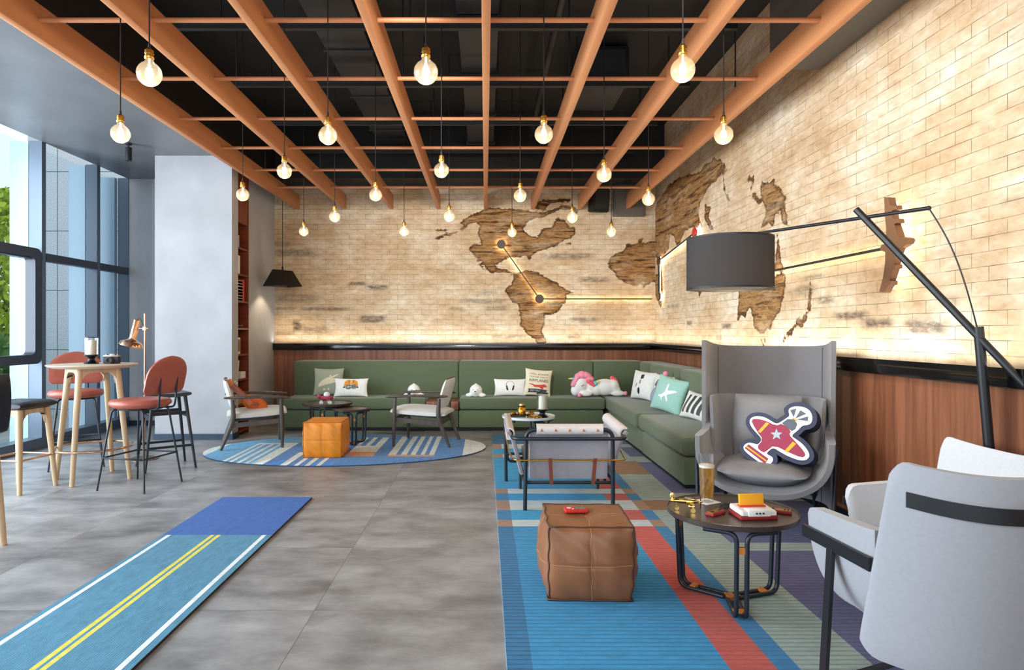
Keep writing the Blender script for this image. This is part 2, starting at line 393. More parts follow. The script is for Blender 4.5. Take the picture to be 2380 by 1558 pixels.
def tilefloor():
    m = bpy.data.materials.new('concrete_tiles'); m.use_nodes = True; nt = m.node_tree; L = nt.links.new; b = nt.nodes['Principled BSDF']
    geo = nn(nt, 'ShaderNodeNewGeometry'); mp = nn(nt, 'ShaderNodeMapping'); mp.inputs['Location'].default_value = (.797+9, -.39+9, 0); L(geo.outputs['Position'], mp.inputs[0])
    br = nn(nt, 'ShaderNodeTexBrick'); L(mp.outputs[0], br.inputs['Vector']); br.offset = 0
    br.inputs['Scale'].default_value = 1; br.inputs['Brick Width'].default_value = .9; br.inputs['Row Height'].default_value = .9; br.inputs['Mortar Size'].default_value = .0012
    br.inputs['Mortar Smooth'].default_value = .1; br.inputs['Color1'].default_value = (0, 0, 0, 1); br.inputs['Color2'].default_value = (1, 1, 1, 1); br.inputs['Mortar'].default_value = (.4, .4, .4, 1)
    mul = nn(nt, 'ShaderNodeVectorMath', operation='MULTIPLY_ADD'); mul.inputs[1].default_value = (3.1, 4.7, 0); L(br.outputs['Color'], mul.inputs[0]); L(geo.outputs['Position'], mul.inputs[2])
    mp2 = nn(nt, 'ShaderNodeMapping'); mp2.inputs['Scale'].default_value = (.8, 1.25, 1); L(mul.outputs[0], mp2.inputs[0])
    n1 = nn(nt, 'ShaderNodeTexNoise'); n1.inputs['Scale'].default_value = 2.6; n1.inputs['Detail'].default_value = 9; n1.inputs['Roughness'].default_value = .62; L(mp2.outputs[0], n1.inputs['Vector'])
    r = nn(nt, 'ShaderNodeValToRGB'); r.color_ramp.elements[0].position = .32; r.color_ramp.elements[1].position = .68
    r.color_ramp.elements[0].color = S(104, 104, 105); r.color_ramp.elements[1].color = S(172, 172, 173); L(n1.outputs['Fac'], r.inputs[0])
    mx = nn(nt, 'ShaderNodeMix', data_type='RGBA'); L(br.outputs['Fac'], mx.inputs[0]); L(r.outputs[0], mx.inputs[6]); mx.inputs[7].default_value = S(62, 62, 62)
    L(mx.outputs[2], b.inputs['Base Color'])
    r2 = nn(nt, 'ShaderNodeMapRange'); r2.inputs[3].default_value = .28; r2.inputs[4].default_value = .46; L(n1.outputs['Fac'], r2.inputs[0]); L(r2.outputs[0], b.inputs['Roughness'])
    return m
M_floor = tilefloor()
def stonewall():
    m = bpy.data.materials.new('granite_cladding'); m.use_nodes = True; nt = m.node_tree; L = nt.links.new; b = nt.nodes['Principled BSDF']
    tc = nn(nt, 'ShaderNodeTexCoord'); n = nn(nt, 'ShaderNodeTexNoise'); n.inputs['Scale'].default_value = 60; L(tc.outputs['Object'], n.inputs['Vector'])
    r = nn(nt, 'ShaderNodeValToRGB'); r.color_ramp.elements[0].position = .35; r.color_ramp.elements[1].position = .65
    r.color_ramp.elements[0].color = S(196, 202, 206); r.color_ramp.elements[1].color = S(232, 236, 238); L(n.outputs['Fac'], r.inputs[0])
    sp = nn(nt, 'ShaderNodeSeparateXYZ'); cb = nn(nt, 'ShaderNodeCombineXYZ'); L(tc.outputs['Object'], sp.inputs[0]); L(sp.outputs[0], cb.inputs[0]); L(sp.outputs[2], cb.inputs[1])
    br = nn(nt, 'ShaderNodeTexBrick'); br.offset = 0; L(cb.outputs[0], br.inputs['Vector']); br.inputs['Scale'].default_value = 1; br.inputs['Brick Width'].default_value = .6; br.inputs['Row Height'].default_value = 1.0
    br.inputs['Mortar Size'].default_value = .006; br.inputs['Mortar Smooth'].default_value = 0
    mx = nn(nt, 'ShaderNodeMix', data_type='RGBA'); L(br.outputs['Fac'], mx.inputs[0]); L(r.outputs[0], mx.inputs[6]); mx.inputs[7].default_value = S(96, 106, 112); L(mx.outputs[2], b.inputs['Base Color'])
    b.inputs['Roughness'].default_value = .7
    return m
M_stone = stonewall()
def wool(name, rgb, rib=0.0, period=.036, axis=1, var=.24):
    m = mat(name, rgb, .95, spec=.2, sheen=.08); nt = m.node_tree; L = nt.links.new; b = nt.nodes['Principled BSDF']; c = S(*rgb)
    geo = nn(nt, 'ShaderNodeNewGeometry'); mp = nn(nt, 'ShaderNodeMapping'); mp.inputs['Scale'].default_value = (1, 3, 1) if axis == 1 else (3, 1, 1); L(geo.outputs['Position'], mp.inputs[0])
    n = nn(nt, 'ShaderNodeTexNoise'); n.inputs['Scale'].default_value = 9; n.inputs['Detail'].default_value = 9; n.inputs['Roughness'].default_value = .82; L(mp.outputs[0], n.inputs['Vector'])
    r = nn(nt, 'ShaderNodeValToRGB'); r.color_ramp.elements[0].position = .3; r.color_ramp.elements[1].position = .7
    r.color_ramp.elements[0].color = [x*(1-var) for x in c[:3]]+[1]; r.color_ramp.elements[1].color = [min(1, x*(1+var)) for x in c[:3]]+[1]; L(n.outputs['Fac'], r.inputs[0])
    col = r.outputs[0]
    if rib:
        sp = nn(nt, 'ShaderNodeSeparateXYZ'); L(geo.outputs['Position'], sp.inputs[0])
        a = nn(nt, 'ShaderNodeMath', operation='MULTIPLY'); L(sp.outputs[axis], a.inputs[0]); a.inputs[1].default_value = 2*PI/period
        s_ = nn(nt, 'ShaderNodeMath', operation='SINE'); L(a.outputs[0], s_.inputs[0])
        q = nn(nt, 'ShaderNodeMapRange'); L(s_.outputs[0], q.inputs[0]); q.inputs[1].default_value = .2; q.inputs[2].default_value = .95; q.inputs[3].default_value = 0; q.inputs[4].default_value = rib
        mx = nn(nt, 'ShaderNodeMix', data_type='RGBA', blend_type='MIX'); L(q.outputs[0], mx.inputs[0]); L(col, mx.inputs[6]); mx.inputs[7].default_value = [x*.35 for x in c[:3]]+[1]; col = mx.outputs[2]
        bp = nn(nt, 'ShaderNodeBump'); bp.inputs['Strength'].default_value = .5; bp.inputs['Distance'].default_value = .006; bp.invert = True; L(q.outputs[0], bp.inputs['Height']); L(bp.outputs[0], b.inputs['Normal'])
    L(col, b.inputs['Base Color'])
    return m
# ---------------------------------------------------------------- room shell
XW, YW, XL, ZC = 2.50, 9.75, -4.96, 4.2
b = MB(); b.box((-1.2, 3.4, -.05), (7.5, 12.8, .1)); struct('floor', b, M_floor)
def sdist(pts, poly):
    """signed distance (inside positive) of points to a polygon"""
    P0 = np.array(poly, float); P1 = np.roll(P0, -1, 0); d = np.full(len(pts), 1e9); ins = np.zeros(len(pts), bool)
    for a, b_ in zip(P0, P1):
        ab = b_-a; t = np.clip(((pts-a)@ab)/max(1e-12, ab@ab), 0, 1); q = a+t[:, None]*ab
        d = np.minimum(d, np.hypot(*(pts-q).T))
        c = (a[1] > pts[:, 1]) != (b_[1] > pts[:, 1])
        with np.errstate(divide='ignore', invalid='ignore'):
            xx = (b_[0]-a[0])*(pts[:, 1]-a[1])/(b_[1]-a[1])+a[0]
        ins ^= c & (pts[:, 0] < xx)
    return np.where(ins, d, -d)
def mural(name, us, vs, place, outer, polys, stains, m):
    U, V = np.meshgrid(us, vs); pts = np.stack([U.ravel(), V.ravel()], 1); n = len(us)
    land = np.full(len(pts), -.5); st = np.zeros(len(pts))
    for p in polys: land = np.maximum(land, np.clip(sdist(pts, p), -.5, .5))
    for (u0, v0, u1, v1, k) in stains:
        du = np.clip(1-np.abs(pts[:, 0]-(u0+u1)/2)/((u1-u0)/2)+.15, 0, 1); dv = np.clip((1-np.abs(pts[:, 1]-(v0+v1)/2)/((v1-v0)/2))*2+.3, 0, 1)
        st = np.maximum(st, k*np.clip(du*2, 0, 1)*dv)
    verts = [place(u, v) for u, v in pts]; k = len(verts); faces = []
    for j in range(len(vs)-1):
        for i in range(n-1): q = j*n+i; faces.append((q, q+1, q+n+1, q+n))
    c = [outer(us[0], vs[0]), outer(us[-1], vs[0]), outer(us[-1], vs[-1]), outer(us[0], vs[-1])]
    verts += c; faces.append((k+3, k+2, k+1, k))
    e = [0, n-1, len(pts)-1, len(pts)-n]
    for i in range(4): j = (i+1) % 4; faces.append((e[i], k+i, k+j, e[j]))
    me = bpy.data.meshes.new(name); me.from_pydata(verts, [], faces); me.materials.append(m)
    for nm, a in (('land', land), ('stain', st)):
        at = me.attributes.new(nm, 'FLOAT', 'POINT'); at.data.foreach_set('value', np.concatenate([a, np.full(4, -.5 if nm == 'land' else 0)]).astype(np.float32))
    o = bpy.data.objects.new(name, me); COL.objects.link(o); o['kind'] = 'structure'; return o
def bk(pts, s=3.4, ox=960, oy=400):      # photograph point -> back wall (x, z)
    return [((ox+x/s-CX)/F*YW, HC-(oy+y/s-CY)/F*YW) for x, y in pts]
def rt(pts, s=2.597, ox=1480, oy=300):   # photograph point -> right wall (y, z)
    r = []
    for x, y in pts: Y = XW*F/(ox+x/s-CX); r.append((min(Y, YW+.1), HC-(oy+y/s-CY)/F*Y))
    return r
LAND_B = [bk(p) for p in (
 [(150,525),(230,495),(310,480),(375,455),(395,425),(370,405),(400,375),(440,345),(500,320),(545,300),(620,285),(700,285),(780,292),(850,300),(950,312),(1050,318),(1110,300),(1180,265),(1240,270),(1290,285),(1330,305),(1290,328),(1240,305),(1160,300),(1100,328),(1030,358),(940,372),(900,398),(876,430),(884,470),(920,500),(985,515),(1000,480),(1010,450),(1060,440),(1110,430),(1100,405),(1145,365),(1200,375),(1215,400),(1240,445),(1275,435),(1282,490),(1250,520),(1200,540),(1180,560),(1130,582),(1080,602),(1000,622),(945,660),(920,705),(905,672),(850,668),(780,672),(720,692),(680,714),(650,735),(668,755),(700,768),(740,774),(790,802),(770,812),(720,792),(690,798),(640,800),(585,785),(565,752),(535,705),(510,690),(480,668),(445,620),(448,590),(480,572),(540,575),(530,540),(512,490),(515,460),(530,430),(515,412),(460,408),(425,432),(380,468),(330,484),(260,508),(200,535),(150,532)],
 [(490,690),(515,700),(560,760),(570,775),(545,760),(515,730)],
 [(800,800),(830,795),(880,782),(900,772),(930,785),(980,795),(1040,820),(1110,860),(1170,900),(1230,935),(1262,965),(1222,972),(1210,1010),(1180,1060),(1150,1100),(1110,1122),(1060,1132),(1036,1145),(1040,1180),(1030,1220),(1025,1260),(1030,1290),(1050,1320),(1075,1358),(985,1358),(940,1312),(880,1252),(845,1210),(850,1150),(840,1090),(830,1050),(790,1030),(760,990),(730,945),(725,920),(770,890),(790,850)],
 [(1935,540),(1880,548),(1845,552),(1800,570),(1816,524),(1760,560),(1708,578),(1697,538),(1680,592),(1668,622),(1610,640),(1552,680),(1535,720),(1550,760),(1590,800),(1620,840),(1680,880),(1740,897),(1800,892),(1820,924),(1845,887),(1890,872),(1935,888)],
 [(965,278),(985,240),(1030,213),(1100,226),(1190,203),(1250,215),(1240,236),(1150,242),(1080,248),(1062,275),(1040,302),(985,298)],
 [(1170,575),(1215,562),(1250,572),(1215,582)], [(170,458),(230,455),(300,462),(230,472)])]
STAIN_B = [(*a, *c, k) for (a, c, k) in ((bk([p])[0], bk([q])[0], k) for p, q, k in (
 ((1000,690),(1440,640),.6), ((1310,870),(1560,830),.7), ((500,970),(680,940),.5), ((360,1040),(760,1000),.55), ((560,1095),(760,1060),.6), ((1230,1190),(1480,1150),.6), ((600,1320),(900,1280),.5), ((1210,1320),(1330,1290),.7), ((270,1095),(420,1070),.4)))]
def bk2(x, y): return bk([(x, y)], 3.5405, 540, 380)[0]
for p, q, k in (((320,770),(690,700),.6), ((955,1003),(1100,975),.85), ((1100,1040),(1290,1000),.85), ((325,1200),(540,1180),.6), ((560,1210),(1000,1185),.7), ((495,1385),(570,1285),.9), ((570,1405),(810,1340),.55), ((1040,1315),(1270,1250),.8), ((330,1150),(740,1080),.45), ((320,690),(480,640),.4), ((330,1410),(520,1380),.35)):
    STAIN_B.append((*bk2(*p), *bk2(*q), k))
LAND_R = [rt(p) for p in (
 [(112,470),(150,400),(200,330),(260,290),(330,275),(385,255),(405,215),(450,195),(468,158),(488,185),(520,160),(512,205),(560,195),(602,158),(597,187),(548,237),(522,290),(508,270),(480,312),(435,345),(420,380),(382,450),(372,520),(398,600),(382,565),(360,605),(330,592),(290,620),(252,700),(240,705),(225,650),(202,640),(192,725),(150,790),(112,770)],
 [(412,450),(445,480),(432,530),(468,622),(440,602),(408,540)], [(525,290),(537,380),(568,437),(545,422),(518,350)],
 [(662,320),(680,282),(706,278),(714,310),(702,335),(690,312)], [(690,355),(742,420),(772,400),(767,428),(735,458),(698,410)],
 [(755,298),(772,322),(800,325),(828,302),(830,336),(870,360),(887,382),(908,415),(886,432),(897,482),(914,584),(878,572),(865,500),(840,520),(820,592),(800,568),(753,588),(780,500),(765,450),(743,390)],
 [(850,632),(862,700),(872,800),(884,855),(826,855),(840,740)],
 [(612,950),(700,950),(800,940),(830,880),(908,868),(896,940),(890,1000),(865,1100),(820,1160),(810,1222),(788,1202),(765,1248),(740,1232),(713,1202),(690,1090),(665,1100),(655,1142),(630,1122),(608,1162),(608,1090),(616,1030)],
 [(1045,885),(1062,960),(1052,1080),(1000,1202),(960,1192),(930,1242),(882,1292),(888,1250),(960,1170),(958,1130),(1000,1150),(1032,1080),(1038,1000)], [(748,1268),(765,1330),(777,1258),(768,1296)],
 [(112,880),(150,860),(160,960),(145,1090),(112,1000)], [(360,965),(380,1020),(395,965)])]
STAIN_R = []
for p, q, k in (((1185,1150),(1400,1100),.85), ((1355,1205),(1560,1145),.95), ((1600,1240),(1880,1140),.8), ((1085,1060),(1190,1005),.8), ((945,1010),(1090,930),.5), ((1000,920),(1140,870),.5), ((175,1085),(260,1050),.6), ((300,1190),(335,1155),.8), ((510,1205),(575,1175),.8), ((1800,1070),(1960,990),.4), ((1640,760),(1700,720),.6), ((830,190),(1000,80),.45), ((2200,480),(2340,400),.35), ((480,1280),(515,1250),.6)):
    a, c = rt([p])[0], rt([q])[0]; STAIN_R.append((min(a[0], c[0]), min(a[1], c[1]), max(a[0], c[0]), max(a[1], c[1]), k))
mural('wall_back', np.arange(-3.22, 2.56, .025), np.concatenate([[0, .5, .95], np.arange(1.0, 3.35, .025), [3.6, 4.25]]), lambda u, v: (u, YW, v), lambda u, v: (u, YW+.15, v), LAND_B, STAIN_B, M_brickX)
mural('wall_right', np.concatenate([np.arange(-3, 2.6, .4), np.arange(2.6, 9.76, .025)]), np.concatenate([[0, .5, .95], np.arange(1.0, 3.0, .025), [3.1, 3.4, 3.8, 4.25]]), lambda u, v: (XW, u, v), lambda u, v: (XW+.15, u, v), LAND_R, STAIN_R, M_brickY)
# walnut wainscot and black cap
b = MB(); b.box((-.36, YW-.02, .525), (5.6, .04, 1.03)); struct('wainscot_back', b, M_walnut)
b = MB(); b.box((XW-.02, 3.36, .525), (.04, 12.7, 1.03)); struct('wainscot_right', b, M_walnut)
b = MB(); b.box((-.36, YW-.045, 1.075), (5.6, .09, .07), bev=.006); b.box((-.36, YW-.085, 1.118), (5.6, .012, .03)); struct('trim_1', b, M_cap)
b = MB(); b.box((XW-.045, 3.3, 1.075), (.09, 12.7, .07), bev=.006); b.box((XW-.085, 3.3, 1.118), (.012, 12.7, .03)); struct('trim_2', b, M_cap)
b = MB(); b.box((XW-.03, 3.36, .045), (.06, 12.7, .09)); struct('baseboard_right', b, M_cap)
# dark ceiling, bulkhead over the back wall, lowered grey soffit on the window side
b = MB(); b.box((-1.2, 3.4, ZC+.05), (7.7, 13, .1)); struct('ceiling', b, M_ceil)
b = MB(); b.box((-.35, 9.5, 3.83), (5.8, .5, .76)); struct('bulkhead_back', b, M_ceil)
b = MB(); b.box((-3.965, 3.25, 3.82), (1.99, 12.5, .78)); struct('soffit_left', b, M_soffit)
b = MB(); b.box((-2.955, 3.25, 3.825), (.03, 12.5, .75)); struct('fascia_left', b, M_ceil)
# pillar, niche side, end wall
b = MB(); b.box((-3.525, 8.1, 1.715), (.93, .2, 3.43)); struct('wall_pillar', b, M_plaster)
b = MB(); b.box((-4.2, 9.3, 1.715), (1.7, .16, 3.43)); struct('wall_end', b, M_plaster)
b = MB(); b.box((-3.235, 9.20, 2.1), (.27, 1.20, 4.2)); struct('wall_partition', b, M_plaster)
b = MB(); b.box((-3.68, 8.71, 2.1), (.60, 1.02, 4.2)); b.box((-3.22, 8.40, 3.86), (.30, .40, .8)); struct('wall_niche', b, M_plaster)
b = MB(); b.box((-3.525, 7.992, .035), (.95, .016, .07)); b.box((-3.052, 8.09, .035), (.016, .21, .07)); struct('baseboard_left', b, M_base)
b = MB(); b.box((-4.4, 9.21, .035), (1.1, .016, .07)); b.box((-3.996, 8.6, .035), (.012, 1.2, .07)); struct('baseboard_back', b, M_base)
# ---- glazing along the left
YM = [1.0, 3.1, 5.2, 7.445, 8.5, 9.24]
b = MB()
for y in YM: b.box((XL-.0725, y, 1.72), (.145, .07, 3.44))
b.box((XL-.07, 4.6, .06), (.16, 9.3, .12))
w = struct('window_1', b, M_mull)
b = MB()
for y in YM[:-1]: b.box((XL-.275, y+.02, 1.72), (.21, .055, 3.44))
b.box((XL-.275, 9.2, 1.72), (.21, .07, 3.44)); b.build('outer_fin', M_fin, w)
b = MB(); b.tube([(XL-.06, 7.52, 2.145), (XL-.06, 8.46, 2.145)], .02, 4)
for y0, y1, z0, z1, d in ((7.48, 8.465, 2.10, 2.19, .1), (8.535, 9.2, 2.10, 2.19, .1), (5.235, 7.41, 2.10, 2.19, .1), (3.1, 5.2, 2.10, 2.19, .1)):
    b.box((XL-.035, (y0+y1)/2, (z0+z1)/2), (d, y1-y0, z1-z0), bev=.012)
b.build('transom', M_mulld, w)
b = MB()   # opening sash with rounded corners in the bay nearest the camera
for pts, r in (([(5.28, .95), (7.36, .95), (7.36, 2.22), (5.28, 2.22)], .08),):
    pp = fillet([Vector((XL+.005, y, z)) for y, z in pts], r, 6, True); n = len(pp); ins = []
    cy, cz = 6.32, 1.585
    for p in pp: ins.append(Vector((p.x, cy+(p.y-cy)*(1-.10/1.04), cz+(p.z-cz)*(1-.10/.635))))
    rows = [[b.bm.verts.new((x, p.y, p.z)) for p in q] for x, q in ((XL-.08, pp), (XL+.03, pp), (XL+.03, ins), (XL-.08, ins))]
    for k in range(4):
        A, B = rows[k], rows[(k+1) % 4]
        for i in range(n): b.bm.faces.new((A[i], A[(i+1) % n], B[(i+1) % n], B[i]))
b.build('sash', M_mulld, w, 50)
b = MB(); b.box((XL-.15, 4.6, 1.75), (.012, 9.3, 3.3)); b.build('pane', M_pane, w)
# ---- outside: paving, stone cladding, trees
b = MB(); b.box((-15, 6, -.16), (19.6, 30, .1)); struct('ground_outside', b, mat('outside_paving', (170, 174, 172), .8, var=.1, vscale=3))
b = MB(); b.box((-6.45, 11.4, 3.0), (2.5, .5, 6.4)); struct('wall_outside', b, M_stone)
def tree(label, loc, h, r, m, seed, n=2600):
    rr = random.Random(seed); t = thing('tree', label, 'tree', loc)
    b = MB(); b.tube([(0, 0, 0), (.05, 0, h*.5), (0, .05, h*.85)], [.09, .07, .03], 8)
    for k in range(6):
        a = k*1.1; b.tube([(0, 0, h*.35+k*.12), (math.cos(a)*r*.6, math.sin(a)*r*.6, h*.5+k*.2)], [.03, .01], 6)
    b.build('trunk', M_bark, t); b = MB()
    for i in range(n):
        a = rr.random()*2*PI; q = rr.random()**.5; z = rr.random(); w_ = r*(.55+.45*math.sin(z*PI))*(1+.25*math.sin(5*a+7*z))
        c = Vector((math.cos(a)*q*w_, math.sin(a)*q*w_, .15+z*h)); s_ = .06+.07*rr.random()
        e = Euler((rr.random()*6, rr.random()*6, rr.random()*6)).to_matrix()
        b.bm.faces.new([b.bm.verts.new(c+e @ Vector(v)*s_) for v in ((-1, 0, 0), (0, -.5, .1), (1, 0, 0), (0, .5, .1))])
    b.build('foliage', m, t, recalc=False); return t
tree('yellow-green leafy tree outside the glazing, the taller one at the left', (-11.0, 14.6, -.1), 4.4, 1.5, M_leafA, 3, 7000)
tree('green shrub outside the glazing, low below the tall tree', (-7.6, 9.75, -.1), 1.25, .55, M_leafB, 5, 1200)
# ---------------------------------------------------------------- ceiling lattice, services, lamps
lat = thing('ceiling_lattice', 'orange-brown timber lattice of eight beams and cross rods hung below the black ceiling', 'ceiling lattice', (0, 0, 3.1))
BX = [-2.755+.69*k for k in range(8)]; RY = [4.06-.938*2, 4.06-.938]+[4.06+.938*k for k in range(6)]
b0 = None
for x in BX:
    b = MB(); b.box((0, 0, 0), (.052, 11.2, .21), bev=.003); o = b.build('beam', M_beam, lat); o.location = (x, 4.13, .105)
for y in RY:
    b = MB(); b.tube([(BX[0], 0, 0), (BX[-1], 0, 0)], .016, 10); o = b.build('cross_rod', M_rod, lat); o.location = (0, y, .112)
for x in (BX[0], BX[1], BX[3], BX[5], BX[7]):
    for y in (2.6, 5.5, 8.3):
        b = MB(); b.tube([(x, y, .2), (x, y, ZC-3.1)], .006, 6); b.build('hanger', M_dark, lat)
for k, y in enumerate((4.1, 5.27, 6.5, 7.7, 8.9)):
    b = MB(); b.box((-.3, y, 3.74), (4.6, .05, .07)); b.box((-.3, y, 3.775), (4.6, .09, .01))
    for x in (-2.1, -.6, .9, 1.8): b.tube([(x, y, 3.77), (x, y, ZC)], .007, 6)
    tag(b.build('support_rail', M_dark), 'black cross rail under the dark ceiling, %s' % ('nearest the camera', 'second nearest the camera', 'third from the camera', 'fourth from the camera', 'farthest, close to the back wall')[k], 'rail', 'black rails under the ceiling')
b = MB(); b.box((-.06, 5.9, 3.99), (.34, 7, .33), bev=.01)
for k in range(6): b.box((-.06, 2.9+k*1.2, 3.99), (.38, .04, .36))
tag(b.build('air_duct', M_duct), 'large dark grey air duct running along the middle of the ceiling', 'duct')
b = MB(); b.box((-1.26, 6.2, 4.03), (.42, 6, .26), bev=.01)
for k in range(5): b.box((-1.26, 3.7+k*1.2, 4.03), (.46, .04, .29))
tag(b.build('air_duct', M_duct), 'narrower dark grey air duct above the left half of the lattice', 'duct')
b = MB(); b.tube([(.62, 1.5, 3.98), (.62, 9.2, 3.98)], .035, 10); tag(b.build('pipe', M_dark), 'thin black pipe under the ceiling right of the large duct', 'pipe')
b = MB(); b.box((1.2, 7.1, 4.0), (.50, .9, .36), bev=.02); b.box((1.2, 6.64, 4.0), (.4, .02, .26)); tag(b.build('air_conditioner', M_duct), 'dark boxed air unit hung under the ceiling at the right', 'air conditioner')
b = MB(); b.box((2.30, 3.3, 3.72), (.375, 3.25, .94), bev=.006); tag(b.build('side_duct', mat('side_duct_paint', (92, 88, 82), .6)), 'dark boxed duct running along the top of the brick wall at upper right', 'duct')
# bulbs
HB = 1.20
rows = [[(347, 172), (990, 168), (1587, 163)], [(280, 311), (762, 315), (1264, 312), (1682, 314)], [(661, 398), (1026, 396), (1404, 406)], [(564, 453), (873, 453), (1209, 455), (1507, 463)],
        [(778, 504), (1044, 503), (1330, 506)], [(706, 538), (939, 538), (1190, 540), (1421, 539)]]
ordn = ['nearest', 'second', 'third', 'fourth', 'fifth', 'farthest']
pos3 = ['leftmost', 'middle', 'rightmost']; pos4 = ['leftmost', 'second from the left', 'third from the left', 'rightmost']
def make_bulb(lab, loc):
    t = thing('pendant_bulb', lab, 'light bulb', loc, 0, 'bare globe pendant bulbs')
    b = MB(); prof = [(0, -.056)]
    for k in range(1, 15):
        a = -PI/2+k*PI*.86/14; prof.append((.056*math.cos(a), .056*math.sin(a)))
    prof += [(.0185, .060), (.0165, .074)]
    b.lathe(prof, 24); b.build('glass_globe', M_bulbglass, t)
    b = MB(); b.ell((0, 0, -.002), (.019, .019, .022), u=12, v=8); b.tube([(0, 0, .012), (0, 0, .07)], .004, 6); f = b.build('filament', M_fil, t)
    b = MB(); b.lathe([(0, .118), (.010, .118), (.013, .112), (.0195, .108), (.0205, .092), (.0185, .090), (.0185, .082), (.0215, .080), (.0215, .070), (.0185, .066), (.0, .066)], 20); b.build('brass_socket', M_brass, t)
    b = MB(); b.tube([(0, 0, .115), (0, 0, .135), (0, 0, .145), (0, 0, ZC-loc[2])], [.007, .007, .0035, .0035], 6); b.build('cord', M_dark, t)
    return t
proto = None
for i, row in enumerate(rows):
    Y = F*HB/(CY-sum(p[1] for p in row)/len(row))
    for j, (px, py) in enumerate(row):
        lab = 'lit clear globe bulb, %s in the %s row of hanging bulbs' % ((pos3 if len(row) == 3 else pos4)[j], ordn[i])
        loc = ((px-CX)/F*Y, Y, HC-(py-CY)/F*Y)
        if proto is None: proto = make_bulb(lab, loc)
        else: dup(proto, loc, None, lab)
        l = bpy.data.lights.new('bulb_light', 'POINT'); l.energy = 4.0; l.color = (1, .84, .62); l.shadow_soft_size = .03
        lo = bpy.data.objects.new('bulb_light', l); COL.objects.link(lo); lo.location = (loc[0], loc[1], loc[2]-.035)
# spotlight under the soffit
t = thing('ceiling_spotlight', 'short black cylinder spotlight hanging under the grey soffit near the windows', 'spotlight', (-4.02, 7.47, 3.43))
b = MB(); b.cyl((0, 0, -.02), .035, .02); b.tube([(0, 0, -.02), (.0, 0, -.05)], .008, 8); b.lathe([(0, -.05), (.033, -.05), (.034, -.055), (.034, -.20), (.028, -.20), (.027, -.17), (0, -.17)], 20); b.build('housing', M_blk, t)
b = MB(); b.cyl((0, 0, -.178), .024, .004); b.build('lens', mat('spot_lens', (255, 230, 190), .3, emit=4), t)
# black gable-shaped pendant
t = thing('pendant_lamp', 'black gable-shaped metal pendant lamp hanging in the back left corner', 'pendant lamp', (-2.80, 9.15, 1.93), math.radians(52))
b = MB(); R0 = [(-.20, -.17), (.20, -.17), (.20, .17), (-.20, .17)]; R1 = [(-.155, -.012), (.155, -.012), (.155, .012), (-.155, .012)]
lo_ = [b.bm.verts.new((x, y, 0)) for x, y in R0]; hi_ = [b.bm.verts.new((x, y, .225)) for x, y in R1]
li_ = [b.bm.verts.new((x*.97, y*.97, 0)) for x, y in R0]; hj_ = [b.bm.verts.new((x*.95, y*.6, .215)) for x, y in R1]
for i in range(4):
    j = (i+1) % 4; b.bm.faces.new((lo_[i], lo_[j], hi_[j], hi_[i])); b.bm.faces.new((li_[i], hj_[i], hj_[j], li_[j])); b.bm.faces.new((lo_[i], li_[i], li_[j], lo_[j]))
b.bm.faces.new(hi_); b.bm.faces.new(hj_[::-1]); b.build('shade', mat('pendant_black', (30, 26, 22), .5), t, 10)
b = MB(); b.tube([(0, 0, .22), (0, 0, .27), (0, 0, .28), (0, 0, ZC-1.93)], [.012, .012, .004, .004], 8); b.build('cord', M_dark, t)
b = MB(); b.ell((0, 0, .12), (.03, .03, .04)); b.build('bulb', mat('pendant_bulb_glow', (255, 226, 180), .5, emit=14), t)
l = bpy.data.lights.new('pendant_light', 'SPOT'); l.energy = 16; l.color = (1, .8, .52); l.spot_size = 2.0; l.spot_blend = .3; l.shadow_soft_size = .03
lo = bpy.data.objects.new('pendant_light', l); COL.objects.link(lo); lo.location = (-2.80, 9.15, 2.0)
# loudspeaker and dark panel on the back wall
t = thing('wall_speaker', 'black wedge loudspeaker mounted high on the back brick wall', 'speaker', P(1390, 466, 9.55), .35)
b = MB(); b.prism([(-.13, -.10), (.13, -.10), (.10, .10), (-.10, .10)], -.17, .17, rx(.12), bev=.012); b.build('cabinet', M_dark, t)
b = MB(); b.box((0, -.108, 0), (.22, .006, .28), rx(.12)); b.build('grille', mat('speaker_grille', (34, 33, 32), .8), t)
b = MB(); b.box((0, .13, 0), (.05, .14, .06)); b.build('bracket', M_dark, t)
b = MB(); b.box(P(1462, 466, 9.70), (.47, .09, .47), bev=.008); b.box(P(1462, 466, 9.652), (.40, .012, .40)); tag(b.build('wall_panel', mat('grey_grille', (96, 90, 82), .6)), 'square dark grey panel high on the back wall by the corner', 'panel')
# ---- route light on the walls: black rods and discs with a glowing strip behind them
t = thing('route_wall_light', 'backlit black route line with round discs across the painted map on both walls', 'wall light', (0, 0, 0))
yb = YW-.055; xr = XW-.055
def wp(px, py): return P(px, py, yb)
def wr(px, py): Y = xr*F/(px-CX); return Vector((xr, Y, HC-(py-CY)/F*Y))
A = [wp(1165, 568), wp(1254, 695)]; crn = P(1517, 695, yb); R1_, R2_, R3_, R4_, R5_ = wr(1531, 689), wr(1531, 607), wr(1614, 542), wr(1668, 587), wr(2060, 577)
R4_ = wr(1700, 649)
crn2 = Vector((xr, yb, crn.z))
segs = [(A[0], A[1]), (A[1], Vector((xr-.004, yb, A[1].z))), (Vector((xr, R1_.y, R1_.z)), R2_), (R2_, R3_), (R3_, R4_), (R4_, R5_)]
for p0, p1 in segs:
    back = abs(p0.y-p1.y) < 1e-4 and p0.y > 9.6
    off = Vector((0, .022, 0)) if back else Vector((.022, 0, 0))
    b = MB(); b.bar(p0, p1, .016, .016, (0, 1, 0) if back else (1, 0, 0)); b.build('rod', M_blk, t)
    b = MB(); b.bar(p0+off, p1+off, .008, .004, (0, 1, 0) if back else (1, 0, 0)); b.build('led_strip', M_led, t)
